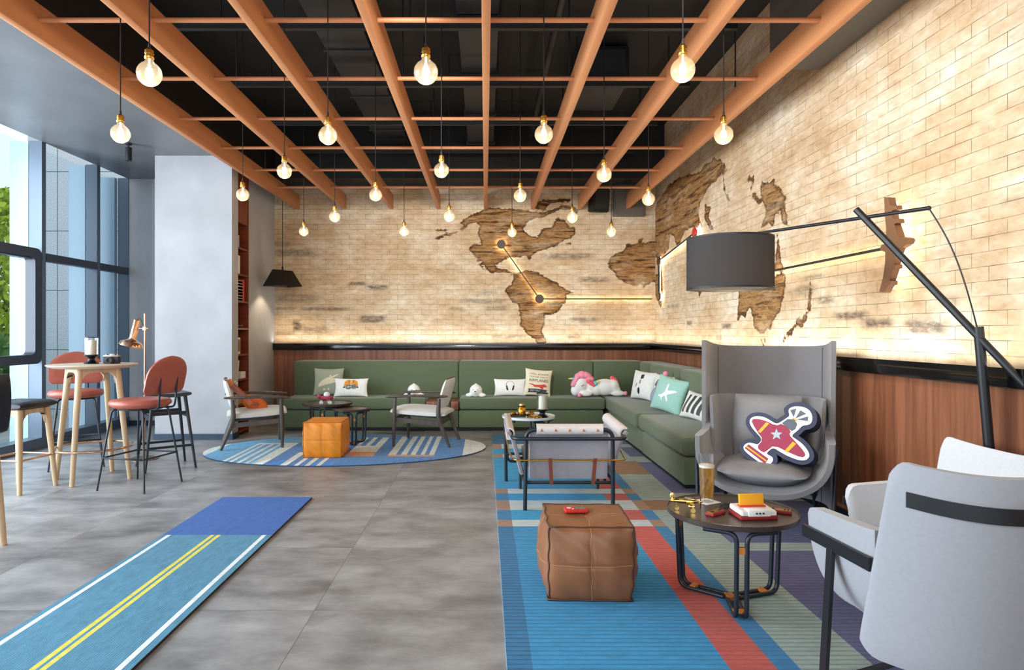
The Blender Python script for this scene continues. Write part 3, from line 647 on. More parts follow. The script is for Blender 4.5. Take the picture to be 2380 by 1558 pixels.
M_led2 = mat('led_ring_glow', (255, 240, 210), .5, emit=30, ergb=(255, 234, 194))
M_red2 = mat('red_disc', (200, 40, 36), .4)
M_bronze = mat('dark_bronze', (72, 48, 34), .45)
for c, rot, m, back in ((A[0], rx(PI/2), M_bronze, 1), (A[1], rx(PI/2), M_bronze, 1), (R1_, ry(PI/2), M_bronze, 0), (R2_, ry(PI/2), M_bronze, 0), (R3_, ry(PI/2), M_red2, 0)):
    r = .064
    b = MB(); b.lathe([(0, -.012), (r-.003, -.012), (r, -.009), (r, .012), (0, .012)], 28, T(*c) @ rot); d = b.build('disc', m, t)
    if m is M_red2: d['label'] = 'red disc'
    off = Vector((0, .022, 0)) if back else Vector((.022, 0, 0))
    b = MB(); b.lathe([(r-.012, -.003), (r-.002, -.003), (r-.002, .003), (r-.012, .003), (r-.012, -.003)], 28, T(*(c+off)) @ rot); b.build('led_ring', M_led2, d)
# ---- airplane wall lamp (plan shape of a four engined airplane, nose towards the camera)
t = thing('airplane_wall_light', 'brown wooden airplane-shaped wall light with a glowing edge on the right brick wall', 'wall light', (XW-.085, 4.02, 1.82))
k = 1/5.564; o0 = (2085, 566)
def ap(x, y):     # photograph crop -> wall plane (y offset, z offset)
    px, py = 2020+x*k, 430+y*k; Y = (XW-.085)*F/(px-CX); return (Y-4.02, HC-(py-CY)/F*Y-1.82)
wing = [(232,160),(300,165),(312,270),(385,266),(392,320),(330,330),(345,440),(412,440),(424,495),(362,500),(420,675),(480,672),(545,690),(560,715),(540,760),(480,800),(425,820),(385,930),(360,1030),(395,1035),(388,1082),(350,1085),(300,1240),(335,1240),(325,1292),(285,1300),(240,1395),(165,1395),(225,1200),(250,1000),(255,862),(215,860),(180,835),(178,810),(200,775),(262,765),(262,560),(245,380)]
poly = [ap(*q) for q in wing]
Mx = Matrix(((0, 0, 1, 0), (1, 0, 0, 0), (0, 1, 0, 0), (0, 0, 0, 1)))
b = MB(); b.prism(poly, -.02, .02, Mx, bev=.003, seg=1); b.build('body', mat('airplane_brown', (132, 92, 62), .5, var=.05, vscale=6), t, 25)
ins = [(y*.80, z*.93) for y, z in poly]
b = MB(); b.prism(ins, .022, .045, Mx); b.build('led_edge', mat('led_halo', (255, 236, 200), .5, emit=9, ergb=(255, 228, 180)), t)
# ---------------------------------------------------------------- rugs
def rug_grid(name, poly, z1, cuts_x, cuts_y, pick, mats, label):
    """one rug: outline sliced along its stripes; pick(x, y) gives the colour of each piece"""
    b = MB(); vs = [b.bm.verts.new((x, y, z1)) for x, y in poly]; f = b.bm.faces.new(vs); b._mark()
    bm = b.bm
    for x in cuts_x: bmesh.ops.bisect_plane(bm, geom=bm.verts[:]+bm.edges[:]+bm.faces[:], plane_co=(x, 0, 0), plane_no=(1, 0, 0))
    for y in cuts_y: bmesh.ops.bisect_plane(bm, geom=bm.verts[:]+bm.edges[:]+bm.faces[:], plane_co=(0, y, 0), plane_no=(0, 1, 0))
    for f in bm.faces: c = f.calc_center_median(); f.material_index = pick(c.x, c.y); f.tag = True
    b.mi = len(mats)-1; n = len(poly)
    lo = [bm.verts.new((x, y, .0005)) for x, y in poly]; hi = [bm.verts.new((x, y, z1)) for x, y in poly]
    for i in range(n): bm.faces.new((lo[i], lo[(i+1) % n], hi[(i+1) % n], hi[i]))
    b._mark(); bmesh.ops.remove_doubles(bm, verts=bm.verts, dist=1e-5)
    return tag(b.build(name, mats, None, 30), label, 'rug')
RW = [wool('rug_blue', (56, 150, 204), .5), wool('rug_dull_blue', (54, 122, 170), .55), wool('rug_white', (206, 216, 218), .35), wool('rug_tan', (172, 136, 108), .3), wool('rug_red', (200, 92, 82), .3),
      wool('rug_grey', (160, 178, 172), .5), wool('rug_purple', (98, 100, 142), .4), wool('rug_pink', (226, 168, 158), .2), wool('rug_bright_blue', (46, 160, 212), .3), wool('rug_steel', (60, 130, 180), .3), wool('rug_brown', (150, 112, 76), .2), wool('rug_edge', (176, 196, 206))]
xb = [.083, .182, .936, 1.115, 1.204, 1.50, 2.44]
bands = [(4.39, 4.54), (4.79, 5.07), (5.28, 5.44), (6.79, 6.97), (7.31, 7.61)]
def plaid(x, y):
    wide = any(a < y < c for a, c in bands); far = y > 4.39
    if x < xb[1]: return 3 if wide else (1 if y > 7.61 else (1 if not far else 9 if 4.54 < y < 4.79 or 5.07 < y < 5.28 else 8))
    if x < xb[2]: return 2 if wide else (1 if y > 7.61 else (8 if far else 0))
    if x < xb[3]: return (2 if wide else 4)
    if x < xb[4]: return 3 if wide else 9
    if x < xb[5]: return 10 if (6.0 < y < 6.6 or 4.79 < y < 5.07) else 5
    if y < 3.84: return 6
    return 5 if (3.9 < y < 4.05 or 5.05 < y < 5.3 or 6.55 < y < 6.85 or 7.4 < y < 7.6) else 6
rug_grid('rug', [(xb[0], 1.5), (xb[-1], 1.5), (xb[-1], 8.34), (xb[0], 8.34)], .012, xb[1:-1], sorted({v for q in bands for v in q} | {3.84, 3.9, 4.05, 5.05, 5.3, 6.0, 6.55, 6.6, 6.85, 7.4, 7.6}), plaid, RW, 'large plaid rug of blue, red, grey and purple bands under the right seating group')
OV = [wool('oval_blue', (92, 144, 204), .25, .02, 0), wool('oval_sky', (118, 184, 228), .2, .02, 0), wool('oval_white', (226, 232, 226), .1, .02, 0), wool('oval_peach', (214, 160, 118), .1, .02, 0), wool('oval_dusk', (92, 116, 172), .25, .02, 0), wool('oval_edge', (60, 80, 110))]
oc, oa, ob, ot = (-1.52, 7.36), 1.53, .97, math.radians(6)
opoly = [(oc[0]+oa*math.cos(a)*math.cos(ot)-ob*math.sin(a)*math.sin(ot), oc[1]+oa*math.cos(a)*math.sin(ot)+ob*math.sin(a)*math.cos(ot)) for a in [2*PI*k/72 for k in range(72)]]
g1 = [(-2.626, -2.588), (-2.55, -2.513), (-2.459, -2.42), (-2.367, -2.33), (-2.287, -2.163)]
g2 = [(-1.99, -1.918), (-1.85, -1.807), (-1.745, -1.697), (-1.635, -1.592)]
g3 = [(-1.02, -.94), (-.888, -.827), (-.787, -.733), (-.679, -.638), (-.591, -.537)]
g4 = [(-1.46, -1.42), (-1.36, -1.31), (-1.25, -1.17)]
def oval(x, y):
    inn = lambda g: any(a < x < c for a, c in g)
    if x < -2.93 or x > -.24: return 2
    if (inn(g1) and y < 7.6) or (-2.626 < x < -2.163 and 7.6 < y < 7.7): return 2
    if inn(g2) and y < 7.1: return 2
    if inn(g3) and 6.95 < y < 8.17: return 2
    if -1.02 < x < -.537 and 6.86 < y < 6.95: return 3
    if -1.46 < x < -1.17 and 6.87 < y < 7.12: return 3
    if -1.46 < x < -1.17 and 7.12 < y < 7.5: return 2
    if inn(g4) and 7.5 < y < 8.1: return 2
    return 1 if x < -2.163 else 0
rug_grid('rug', opoly, .011, sorted({v for g in (g1, g2, g3, g4) for q in g for v in q} | {-2.93, -.24, -1.0}), [6.86, 6.87, 6.95, 7.1, 7.12, 7.5, 7.6, 7.7, 8.1, 8.17], oval, OV, 'oval blue rug with white runway stripes under the two wooden lounge chairs')
RR = [wool('road_teal', (76, 136, 166), .12, .012, 0, .3), wool('road_blue', (46, 94, 170), .1, .012, 0, .22), wool('road_white', (226, 234, 236)), wool('road_yellow', (222, 210, 84)), wool('road_edge', (44, 40, 40))]
rxs = [-2.045, -2.015, -1.99, -1.738, -1.714, -1.698, -1.674, -1.412, -1.386, -1.350]
def road(x, y):
    if y > 4.197: return 1
    if rxs[1] < x < rxs[2] or rxs[7] < x < rxs[8]: return 2
    if rxs[3] < x < rxs[4] or rxs[5] < x < rxs[6]: return 3
    return 0
rug_grid('runner_rug', [(rxs[0], 1.6), (rxs[-1], 1.6), (rxs[-1], 5.16), (rxs[0], 5.16)], .014, rxs[1:-1], [4.197], road, RR, 'long teal runner rug patterned as a road with double yellow line')
# ---------------------------------------------------------------- green built-in sofa
sofa = thing('corner_sofa', 'long dark green upholstered L-shaped bench sofa along the back and right walls', 'sofa')
XF, YF, XS, YE = 1.62, 8.67, -2.66, 5.40
b = MB(); b.box(((XS+XF)/2-.5, YF+.03+.4, .035), (XF-XS-1.05, .74, .05)); b.box((XF+.4, 7.0, .035), (.74, 3.1, .05)); b.build('plinth', M_dark, sofa)
for x0, x1 in ((XS, -.352), (-.348, 1.55)):
    b = MB(); b.box(((x0+x1)/2, YF+.505, .16), (x1-x0-.006, 1.01, .22), bev=.012); b.build('base', M_green, sofa)
for y0, y1 in ((6.85, YW-.06), (YE, 6.846)):
    b = MB(); b.box((XF+.40, (y0+y1)/2, .16), (.80 if y1 < 7 else .78, y1-y0-.006, .22), bev=.012); b.build('base', M_green, sofa)
def cush(x0, x1, y0, y1, z0, z1):
    b = MB(); cx, cy, cz = (x0+x1)/2, (y0+y1)/2, (z0+z1)/2
    b.box((0, 0, 0), (x1-x0, y1-y0, z1-z0), bev=.035, seg=4); o = b.build('seat_cushion', M_green, sofa, 60); o.location = (cx, cy, cz); return o
cush(XS, -.775, YF-.005, 9.2, .282, .43); cush(-.345, 1.575, YF-.005, 9.2, .282, .43)
cush(XF-.035, 2.2, 7.0, 9.18, .282, .435); cush(XF-.01, 2.2, YE, 6.99, .282, .435)
def back(x0, x1, y0, y1):
    b = MB(); b.box((0, 0, 0), (x1-x0, y1-y0, .62), bev=.03, seg=4); o = b.build('back_cushion', M_green, sofa, 60); o.location = ((x0+x1)/2, (y0+y1)/2, .586)
back(XS, -.372, 9.2, 9.68); back(-.366, 1.50, 9.2, 9.68); back(1.506, 2.2, 9.2, 9.68)
back(2.14, 2.44, 8.66, 9.2); back(2.14, 2.44, 7.3, 8.655); back(2.14, 2.44, 5.95, 7.295); back(2.14, 2.44, YE, 5.945)
b = MB(); b.box((-.56, 8.925, .335), (.42, .53, .11), bev=.006); tag(b.build('wood_box', M_walnut_box), 'walnut box tray set into the gap between the two green seat cushions', 'box')
# ---------------------------------------------------------------- poufs
def pouf(label, loc, w, d, h, rot, m, ms, bulge, seed):
    t = thing('pouf', label, 'pouf', loc, rot); n = 16
    def surf(ax, s_, u, v):
        p = [0, 0, 0]; p[ax] = s_; p[(ax+1) % 3] = u; p[(ax+2) % 3] = v; x, y, z = p
        q = bulge*((1-u*u)*(1-v*v))**.6
        if ax == 2 and s_ > 0: q = .030*((1-u*u)*(1-v*v))-.034*math.exp(-((u+.15)**2+v*v)*3.0)
        if ax == 2 and s_ < 0: q = 0
        cr = -.006*math.exp(-(u/.03)**2)-.006*math.exp(-(v/.03)**2) if ax != 2 or s_ > 0 else 0   # stitched seams
        X = [x*w/2, y*d/2, z*h/2]; X[ax] += s_*(q+cr*(1-u*u)*(1-v*v))
        if ax != 2: k = 1-.05*max(0, -z)**3; X[0] *= k; X[1] *= k
        wob = .005*math.sin(9*x+6*z+seed)*math.sin(8*y+5*z+seed)
        return Vector((X[0]+wob, X[1]-wob, X[2]+h/2))
    b = MB(); N = n*2
    for ax in range(3):
        for s_ in (-1, 1):
            g = [[b.bm.verts.new(surf(ax, s_, -1+2*i/N, -1+2*j/N)) for i in range(N+1)] for j in range(N+1)]
            for j in range(N):
                for i in range(N): b.bm.faces.new((g[j][i], g[j][i+1], g[j+1][i+1], g[j+1][i]))
    bmesh.ops.remove_doubles(b.bm, verts=b.bm.verts, dist=1e-4); b._mark(); b.build('body', m, t, 60)
    b = MB()
    for ax, s_ in ((2, 1), (2, -1)):
        pts = [surf(ax, s_, u, -1) for u in np.linspace(-1, 1, 13)]+[surf(ax, s_, 1, v) for v in np.linspace(-1, 1, 13)[1:]]+[surf(ax, s_, u, 1) for u in np.linspace(1, -1, 13)[1:]]+[surf(ax, s_, -1, v) for v in np.linspace(1, -1, 13)[1:-1]]
        if s_ < 0: pts = [p+Vector((0, 0, .006)) for p in pts]
        b.tube(pts, .0045, 6, True)
    for x in (-1, 1):
        for y in (-1, 1): b.tube([surf(0, x, y, z) for z in np.linspace(-.97, 1, 15)], .0045, 6)
    b.build('piping', ms, t, 60)
    b = MB()
    for ax, s_ in ((0, -1), (0, 1), (1, -1), (1, 1), (2, 1)):
        b.tube([surf(ax, s_, 0, v)+Vector([s_*.001 if k == ax else 0 for k in range(3)]) for v in np.linspace(-.97, .97, 20)], .0012, 4); b.tube([surf(ax, s_, u, 0)+Vector([s_*.001 if k == ax else 0 for k in range(3)]) for u in np.linspace(-.97, .97, 20)], .0012, 4)
    b.build('stitching', mat('stitch_'+m.name, (200, 150, 100), .7), t); return t
pouf('tan brown leather cube pouf on the plaid rug in the foreground', (.512, 3.375, .012), .405, .42, .355, math.radians(-2), M_tan, M_tan_s, .045, 1.0)
pouf('orange leather cube pouf on the oval rug', (-1.675, 7.0, .011), .39, .44, .36, math.radians(1.5), M_orange, M_orange_s, .030, 2.3)
# ---------------------------------------------------------------- tray tables
def tray_table(label, loc, R, h, ang, mtop=None, clips=True):
    t = thing('side_table', label, 'side table', loc)
    b = MB(); b.lathe([(0, h-.022), (R-.012, h-.022), (R, h-.016), (R+.002, h+.006), (R-.002, h+.007), (R-.006, h), (0, h)], 56); b.build('tray_top', mtop or M_ttop, t)
    for a in ang:
        b = MB()
        for s_ in (-1, 1):
            o = Vector((-math.sin(a), math.cos(a), 0))*s_*.022; d = Vector((math.cos(a), math.sin(a), 0)); e = Vector((-math.sin(a), math.cos(a), 0))*s_
            b.tube([d*.03+o+Vector((0, 0, .012)), d*R*.84+o+Vector((0, 0, .012)), d*R*.90+o+Vector((0, 0, h-.034)), d*R*.72+o+e*R*.45+Vector((0, 0, h-.034))], .0105, 8, fl=.045)
        l = b.build('leg', M_blk2, t, 60)
        if clips:
            b = MB(); b.box(tuple(Vector((math.cos(a), math.sin(a), 0))*R*.88+Vector((0, 0, h-.11))), (.012, .04, .03), rz(a)); b.build('clip', M_orangeclip, l); b = MB(); b.box(tuple(Vector((math.cos(a), math.sin(a), 0))*R*.62+Vector((0, 0, .02))), (.03, .05, .012), rz(a)); b.build('clip', M_orangeclip, l)
    b = MB(); b.lathe([(0, .004), (.045, .004), (.045, .022), (0, .022)], 3); b.build('hub', M_orangeclip if clips else M_blk2, t)
    return t
D = math.radians
tray_table('round dark brown tray table with black tube legs holding a beer glass', (1.185, 3.19, .012), .300, .43, [D(-101), D(19), D(139)])
tray_table('larger dark round tray table on the oval rug, holding a pink toy plane', (-1.888, 7.93, .011), .292, .44, [D(-90), D(30), D(150)])
tray_table('smaller dark round tray table beside the larger one, behind the orange pouf', (-1.545, 7.66, .011), .215, .405, [D(-70), D(50), D(170)])
tray_table('round white-topped table with black legs between the sling armchair and the green sofa', (.43, 6.6, .012), .262, .452, [D(-165), D(75), D(-45)], M_wtop, False)
# ---------------------------------------------------------------- high table and bar stools
t = thing('bar_table', 'tall round pale oak bar table with a copper foot ring near the windows', 'table', (-3.475, 5.87, 0))
b = MB(); R = .358; b.lathe([(0, .985), (R-.05, .985), (R-.008, 1.002), (R, 1.010), (R-.004, 1.016), (0, 1.016)], 56); b.build('table_top', M_oakt, t)
def arch_legs(t, R0, R1, z1, r0, r1, m, n=4, a0=PI/4, apron=True):
    for k in range(n):
        a = a0+2*PI*k/n; d = Vector((math.cos(a), math.sin(a), 0))
        b = MB(); b.tube([d*R1+Vector((0, 0, 0)), d*(R1*.75+R0*.25)+Vector((0, 0, z1*.25)), d*R0+Vector((0, 0, z1))], [r1, (r0*.4+r1*.6), r0], 10); b.build('leg', m, t, 60)
        if apron:
            b = MB(); a2 = a+2*PI/n; e = Vector((math.cos(a2), math.sin(a2), 0)); p0, p1 = d*R0*1.0, e*R0*1.0; n_ = 12
            for i in range(n_):
                q0, q1 = i/n_, (i+1)/n_
                h = lambda q: .035+.10*(abs(2*q-1))**5
                A, B_ = p0.lerp(p1, q0), p0.lerp(p1, q1); w = (p1-p0).normalized().cross(Vector((0, 0, 1)))*r0*.8
                c = [A-w, B_-w, B_+w, A+w]; v = [b.bm.verts.new(x+Vector((0, 0, z1))) for x in c]+[b.bm.verts.new(x+Vector((0, 0, z1-h((q0, q1, q1, q0)[j])))) for j, x in enumerate(c)]
                for f in ((0, 1, 2, 3), (7, 6, 5, 4), (0, 4, 5, 1), (1, 5, 6, 2), (2, 6, 7, 3), (3, 7, 4, 0)): b.bm.faces.new([v[j] for j in f])
            bmesh.ops.remove_doubles(b.bm, verts=b.bm.verts, dist=1e-5); b._mark(); b.build('apron', m, t, 60)
arch_legs(t, .21, .32, .985, .028, .019, M_oak, 4, D(2))
b = MB(); b.tube([(math.cos(a)*.315, math.sin(a)*.315, .285) for a in np.linspace(0, 2*PI, 41)[:-1]], .010, 8, True); b.build('foot_ring', M_copper, t, 60)
def red_stool(label, loc, rot, group=None):
    t = thing('bar_stool', label, 'bar stool', loc, rot)
    b = MB(); b.lathe([(0, .668), (.15, .664), (.21, .672), (.238, .695), (.240, .712), (.228, .732), (.17, .742), (0, .738)], 40); b.build('seat', M_red, t, 60)
    b = MB()
    def hw(v): v = (v+1)/2; return .236*max(.10, max(0, 1-max(0, (v-.42)/.58)**2.3)**.5)*(1-max(0, (.16-v)/.16)**2*.14)
    def pos(u, v): x = u*hw(v); return (x, .235+.075*(v+1)/2-.30*x*x, .785+.315*(v+1)/2)
    b.slab(pos, lambda u, v: .036*(1-abs(u)**7*.6)*(1-abs(v)**7*.6), 18, 30); b.build('backrest', M_red, t, 60)
    for s_ in (-1, 1):
        b = MB(); b.tube([(s_*.09, .10, .664), (s_*.095, .252, .664), (s_*.10, .262, .74), (s_*.10, .276, .93)], .0085, 8, fl=.05); b.build('back_rod', M_blk2, t, 60)
    b = MB(); b.tube([(math.cos(a)*.17, math.sin(a)*.17, .660) for a in np.linspace(0, 2*PI, 25)[:-1]], .008, 6, True); b.build('seat_ring', M_blk2, t, 60)
    for sx in (-1, 1):
        for sy in (-1, 1):
            b = MB(); b.tube([(sx*.225, sy*.225, 0), (sx*.15, sy*.15, .655), (sx*.10, sy*.10, .662)], [.008, .0085, .008], 8, fl=.03); b.build('leg', M_blk2, t, 60)
    b = MB(); q = .1985; b.tube([(-q, -q, .265), (q, -q, .265), (q, q, .265), (-q, q, .265)], .0075, 6, True); b.build('footrest', M_blk2, t, 60)
    return t
s1 = red_stool('terracotta leather bar stool with rounded back, right of the oak bar table', (-2.905, 5.585, 0), D(-103))
dup(s1, (-3.98, 6.45, 0), D(32), 'terracotta leather bar stool facing the room, behind the oak bar table by the windows')
def wood_stool(label, loc, rot, backrest):
    t = thing('bar_stool', label, 'bar stool', loc, rot)
    b = MB(); b.slab(lambda u, v: (.200*u*(1-.04*v*v), .195*v*(1-.04*u*u), .705), lambda u, v: .062*(1-abs(u)**10*.5)*(1-abs(v)**10*.5), 18, 18); b.build('seat', M_blkleather, t, 60)
    arch_legs(t, .19, .255, .672, .026, .017, M_oak, 4, PI/4)
    b = MB(); q = .178; b.tube([(-q, -q, .27), (q, -q, .27), (q, q, .27), (-q, q, .27)], .008, 8, True, fl=.03); b.build('foot_ring', M_copper, t, 60)
    if backrest:
        b = MB(); b.slab(lambda u, v: (.21*u*(1-.06*v*v), .215+.05*(v+1)/2-.05*u*u, .87+.175*v), lambda u, v: .05*(1-abs(u)**8*.6)*(1-abs(v)**8*.6), 16, 12); b.build('backrest', M_blkleather, t, 60)
        for s_ in (-1, 1):
            b = MB(); b.bar((s_*.12, .19, .68), (s_*.122, .20, .715), .03, .012); b.build('back_post', M_oak, t)
    return t
wood_stool('pale oak bar stool with a thick black seat pad, left of the bar table', (-3.85, 5.47, 0), D(-9), False)
wood_stool('black leather bar stool with a backrest and oak legs at the left edge', (-3.19, 4.04, 0), D(-135), True)
t = thing('bar_stool', 'small black wooden bar stool without a back, by the grey pillar', 'bar stool', (-3.07, 6.37, 0), D(38))
b = MB(); b.slab(lambda u, v: (.19*u, .17*v, .712-.012*(1-u*u)), lambda u, v: .034*(1-abs(u)**10*.4), 14, 10); b.build('seat', mat('charcoal_seat', (58, 66, 76), .35), t, 60)
for sx in (-1, 1):
    for sy in (-1, 1):
        b = MB(); b.tube([(sx*.22, sy*.20, 0), (sx*.14, sy*.125, .70)], [.011, .018], 8); b.build('leg', M_blk2, t, 60)
for s_ in (-1, 1):
    for p0, p1, w_, h_ in (((-.157, s_*.140, .53), (.157, s_*.140, .53), .016, .03), ((s_*.165, -.15, .50), (s_*.165, .15, .50), .016, .03), ((-.195, s_*.18, .22), (.195, s_*.18, .22), .014, .022)):
        b = MB(); b.bar(p0, p1, w_, h_); b.build('stretcher', M_blk2, t)
# ---------------------------------------------------------------- wooden lounge chairs
def lounge(label, loc, rot):
    t = thing('lounge_chair', label, 'armchair', loc, rot)
    for s_ in (-1, 1):
        b = MB(); b.tube([(s_*.30, -.27, 0), (s_*.298, -.265, .30), (s_*.29, -.255, .545)], [.015, .026, .019], 10); b.build('leg', M_dwood, t, 60)
        b = MB(); b.tube([(s_*.275, .37, 0), (s_*.28, .26, .27), (s_*.285, .24, .36), (s_*.283, .25, .545)], [.015, .026, .027, .020], 10, fl=.08); b.build('leg', M_dwood, t, 60)
        b = MB()
        def arm(u, v, s_=s_): q = (u+1)/2; return (s_*(.295-.10*max(0, q-.7)**1.3*2.4)+v*.03*(1-.35*abs(u)**3)*s_, -.36+.70*q, .553+.012*math.sin(q*PI)+.012*q)
        b.slab(arm, lambda u, v: .030*(1-abs(v)**4*.5)*(1-abs(u)**12*.5), 20, 6); b.build('armrest', M_dwood, t, 60)
    b = MB()
    for s_ in (-1, 1): b.bar((s_*.285, -.27, .30), (s_*.27, .26, .262), .022, .05)
    b.bar((-.28, -.27, .30), (.28, -.27, .30), .022, .05); b.bar((-.27, .25, .262), (.27, .25, .262), .022, .05); b.build('seat_frame', M_dwood, t)
    b = MB(); b.slab(lambda u, v: (.275*u*(1-.03*v*v), -.005-.315*v, .372+.016*v+.012*(1-u*u)), lambda u, v: .095*(1-abs(u)**5*.55)*(1-abs(v)**4*.6), 20, 20); b.build('seat_cushion', M_cream, t, 60)
    def bp(u, v): x = .265*u*(1-.10*max(0, v)**3); return (x, .255+.085*(v+1)/2-.40*x*x, .592+.165*v-.012*abs(u)**4*v)
    b = MB(); b.slab(bp, lambda u, v: .052*(1-abs(u)**6*.6)*(1-abs(v)**6*.6), 20, 14); bo = b.build('backrest', M_cream, t, 60)
    b = MB(); b.tube([Vector(bp(u, 1))+Vector((0, 0, .006)) for u in np.linspace(-.93, .93, 20)], .008, 6); b.build('back_rail', M_dwood, bo, 60)
    return t
l1 = lounge('cream and dark wood lounge chair holding a toy ukulele, left on the oval rug', (-2.62, 7.58, .012), D(110))
dup(l1, (-.72, 7.72, .012), D(-99), 'empty cream and dark wood lounge chair at the right of the oval rug')
# ---------------------------------------------------------------- sling armchair seen from behind
t = thing('sling_armchair', 'grey leather sling armchair with black tube frame seen from behind on the plaid rug', 'armchair', (.605, 5.2, .012), PI)
b = MB(); b.tube([(-.318, .41, 0), (-.312, .43, .585), (.312, .43, .585), (.318, .41, 0)], .015, 10, fl=.07); b.build('back_frame', M_blk2, t, 60)
b = MB(); b.tube([(-.425, -.52, 0), (-.435, -.50, .52), (-.405, .452, .522), (.405, .452, .522), (.435, -.50, .52), (.425, -.52, 0)], .014, 10, fl=.07); b.build('arm_frame', M_blk2, t, 60)
for s_ in (-1, 1):
    b = MB(); b.tube([(s_*.318, -.24, 0), (s_*.318, -.24, .2)], .0115, 8); b.build('leg', M_blk2, t, 60)
b = MB(); b.tube([(-.32, .41, .20), (.32, .41, .20), (.34, -.44, .215), (-.34, -.44, .215)], .013, 8, True); b.tube([(-.43, -.5, .24), (.43, -.5, .24)], .012, 8); b.build('seat_frame', M_blk2, t, 60)
b = MB(); b.tube([(-.44, -.30, .45), (-.425, .20, .375), (-.40, .466, .372), (.40, .466, .372), (.425, .20, .375), (.44, -.30, .45)], .0065, 8, fl=.05); b.build('brass_rod', M_brass, t, 60)
b = MB(); b.slab(lambda u, v: (.285*u, .385+.022*v-.03*(1-u*u), .40+.18*v), lambda u, v: .05*(1-abs(u)**6*.6), 16, 14); b.build('back_sling', M_sling, t, 60)
b = MB(); b.slab(lambda u, v: (.238*u, .43+.036*math.cos(v*1.9), .587+.036*math.sin(v*1.9)), .008, 10, 14); rl = b.build('back_roll', M_slingp, t, 60)
b = MB()
for x in (-.20, -.10, 0, .10, .20):
    b.prism([(x-.012, -.010), (x+.012, -.010), (x+.004, .010)], .468, .4725, Matrix(((1, 0, 0, 0), (0, 0, 1, 0), (0, 1, 0, .587), (0, 0, 0, 1))))
b.build('print', mat('print_brown', (176, 116, 70), .6), rl)
b = MB(); b.slab(lambda u, v: (.30*u, -.09+.36*v, .285-.02*v), lambda u, v: .12*(1-abs(u)**6*.5)*(1-abs(v)**6*.5), 16, 16); b.build('seat_cushion', M_lgrey, t, 60)
for s_ in (-1, 1):
    b = MB()
    def side(u, v, s_=s_): q = (v+1)/2; return (s_*(.33+.085*q+.025*max(0, q-.85)*6), -.05-.40*u*(.80+.2*q), .225+.33*q)
    b.slab(side, lambda u, v: .035*(1-abs(u)**8*.5), 14, 12); b.build('side_sling', M_sling, t, 60)
    b = MB()
    def roll(u, v, s_=s_): a = v*1.9; return (s_*(.432-.040*math.cos(a)), -.06-.36*u, .535+.040*math.sin(a)+.02*(.5+u/2))
    b.slab(roll, .012, 10, 12); b.build('arm_roll', M_slingp, t, 60)
for x in (-.167, .13):
    b = MB(); b.slab(lambda u, v, x=x: (x+.013*u+.012*(v+1)/2*(-1 if x > 0 else 1)*-1, .478-.03*(1-v)/2, .29+.097*v), .005, 4, 8); b.box((x+.004, .482, .365), (.01, .006, .01)); b.build('strap', M_strap, t, 60)
# ---------------------------------------------------------------- high-backed wing chair
t = thing('wing_chair', 'grey felt high-backed wing chair facing left by the right wall', 'armchair', (1.89, 4.47, .0125), D(-27))
def upath(u, w, d, y0, n=3.2):
    a = u*PI/2; s_ = math.sin(a); c = math.cos(a); return (w*math.copysign(abs(s_)**(2/n), s_), y0+d*(abs(c)**(2/n)))
def scr(u, v):
    x, y = upath(u, .40, .36, .0); q = (v+1)/2; top = 1.185+.045*abs(u)**3
    return (x*(1+.02*q), y+.05*q, .12+(top-.12)*q)
b = MB(); b.slab(scr, lambda u, v: .044*(1-abs(u)**16*.4), 40, 16); b.build('high_back', M_grey, t, 60)
b = MB()
for u in (-.62, .62): b.tube([Vector(scr(u, v))+Vector((-.022*math.copysign(1, u)*.9, -.012, 0)) for v in np.linspace(-1, .97, 14)], .0028, 5)
b.build('seam', mat('dark_seam', (70, 69, 72), .9), t, 60)
def shl(u, v):       # bucket: u across, v front (-1) to back (+1)
    a = u*PI/2; s_ = math.sin(a); x = .395*math.copysign(abs(s_)**.8, s_); z = .60-.335*abs(math.cos(a))**.72; q = (v+1)/2
    return (x*(1-.06*q), -.40+.10*abs(u)**2+.58*q, z+.03*q+.22*max(0, q-.45)*max(0, abs(u)-.55)*2)
b = MB(); b.slab(shl, lambda u, v: .05*(1-abs(v)**12*.4), 44, 16); b.build('bucket_shell', M_grey, t, 60)
def inn(u, v):
    x, y = upath(u, .355, .30, -.02); q = (v+1)/2; return (x*(.92+.08*q), y+.03*q, .34+.50*q)
b = MB(); b.slab(inn, lambda u, v: .042*(1-abs(u)**14*.5)*(1-abs(v)**12*.4), 36, 12); b.build('inner_back', M_grey, t, 60)
b = MB(); b.slab(lambda u, v: (.285*u*(1-.10*v*v*(1 if v > 0 else .5)), -.095-.285*v*1.0, .378+.02*u*u), lambda u, v: .165*max(.02, 1-abs(u)**3.0*.92)*max(.05, 1-abs(v)**4*.85), 24, 20); b.build('seat_cushion', M_greyL, t, 60)
b = MB(); b.slab(lambda u, v: (.235*u*(1-.10*v*v), .185+.03*v, .63+.215*v), lambda u, v: .12*max(.05, 1-abs(u)**4*.85)*max(.05, 1-abs(v)**4*.85), 20, 20); b.build('back_cushion', M_greyL, t, 60)
for sx in (-1, 1):
    b = MB(); b.tube([(sx*.40, -.24, 0), (sx*.41, -.21, .28), (sx*.418, -.20, .56)], .0125, 8); b.box((sx*.418, -.20, .55), (.02, .03, .05)); b.build('leg', M_blk2, t, 60)
    b = MB(); b.tube([(sx*.30, .36, 0), (sx*.28, .20, .30)], .0125, 8); b.build('leg', M_blk2, t, 60)
b = MB(); b.tube([(-.29, .26, .17), (.29, .26, .17)], .01, 8); b.build('crossbar', M_blk2, t, 60)
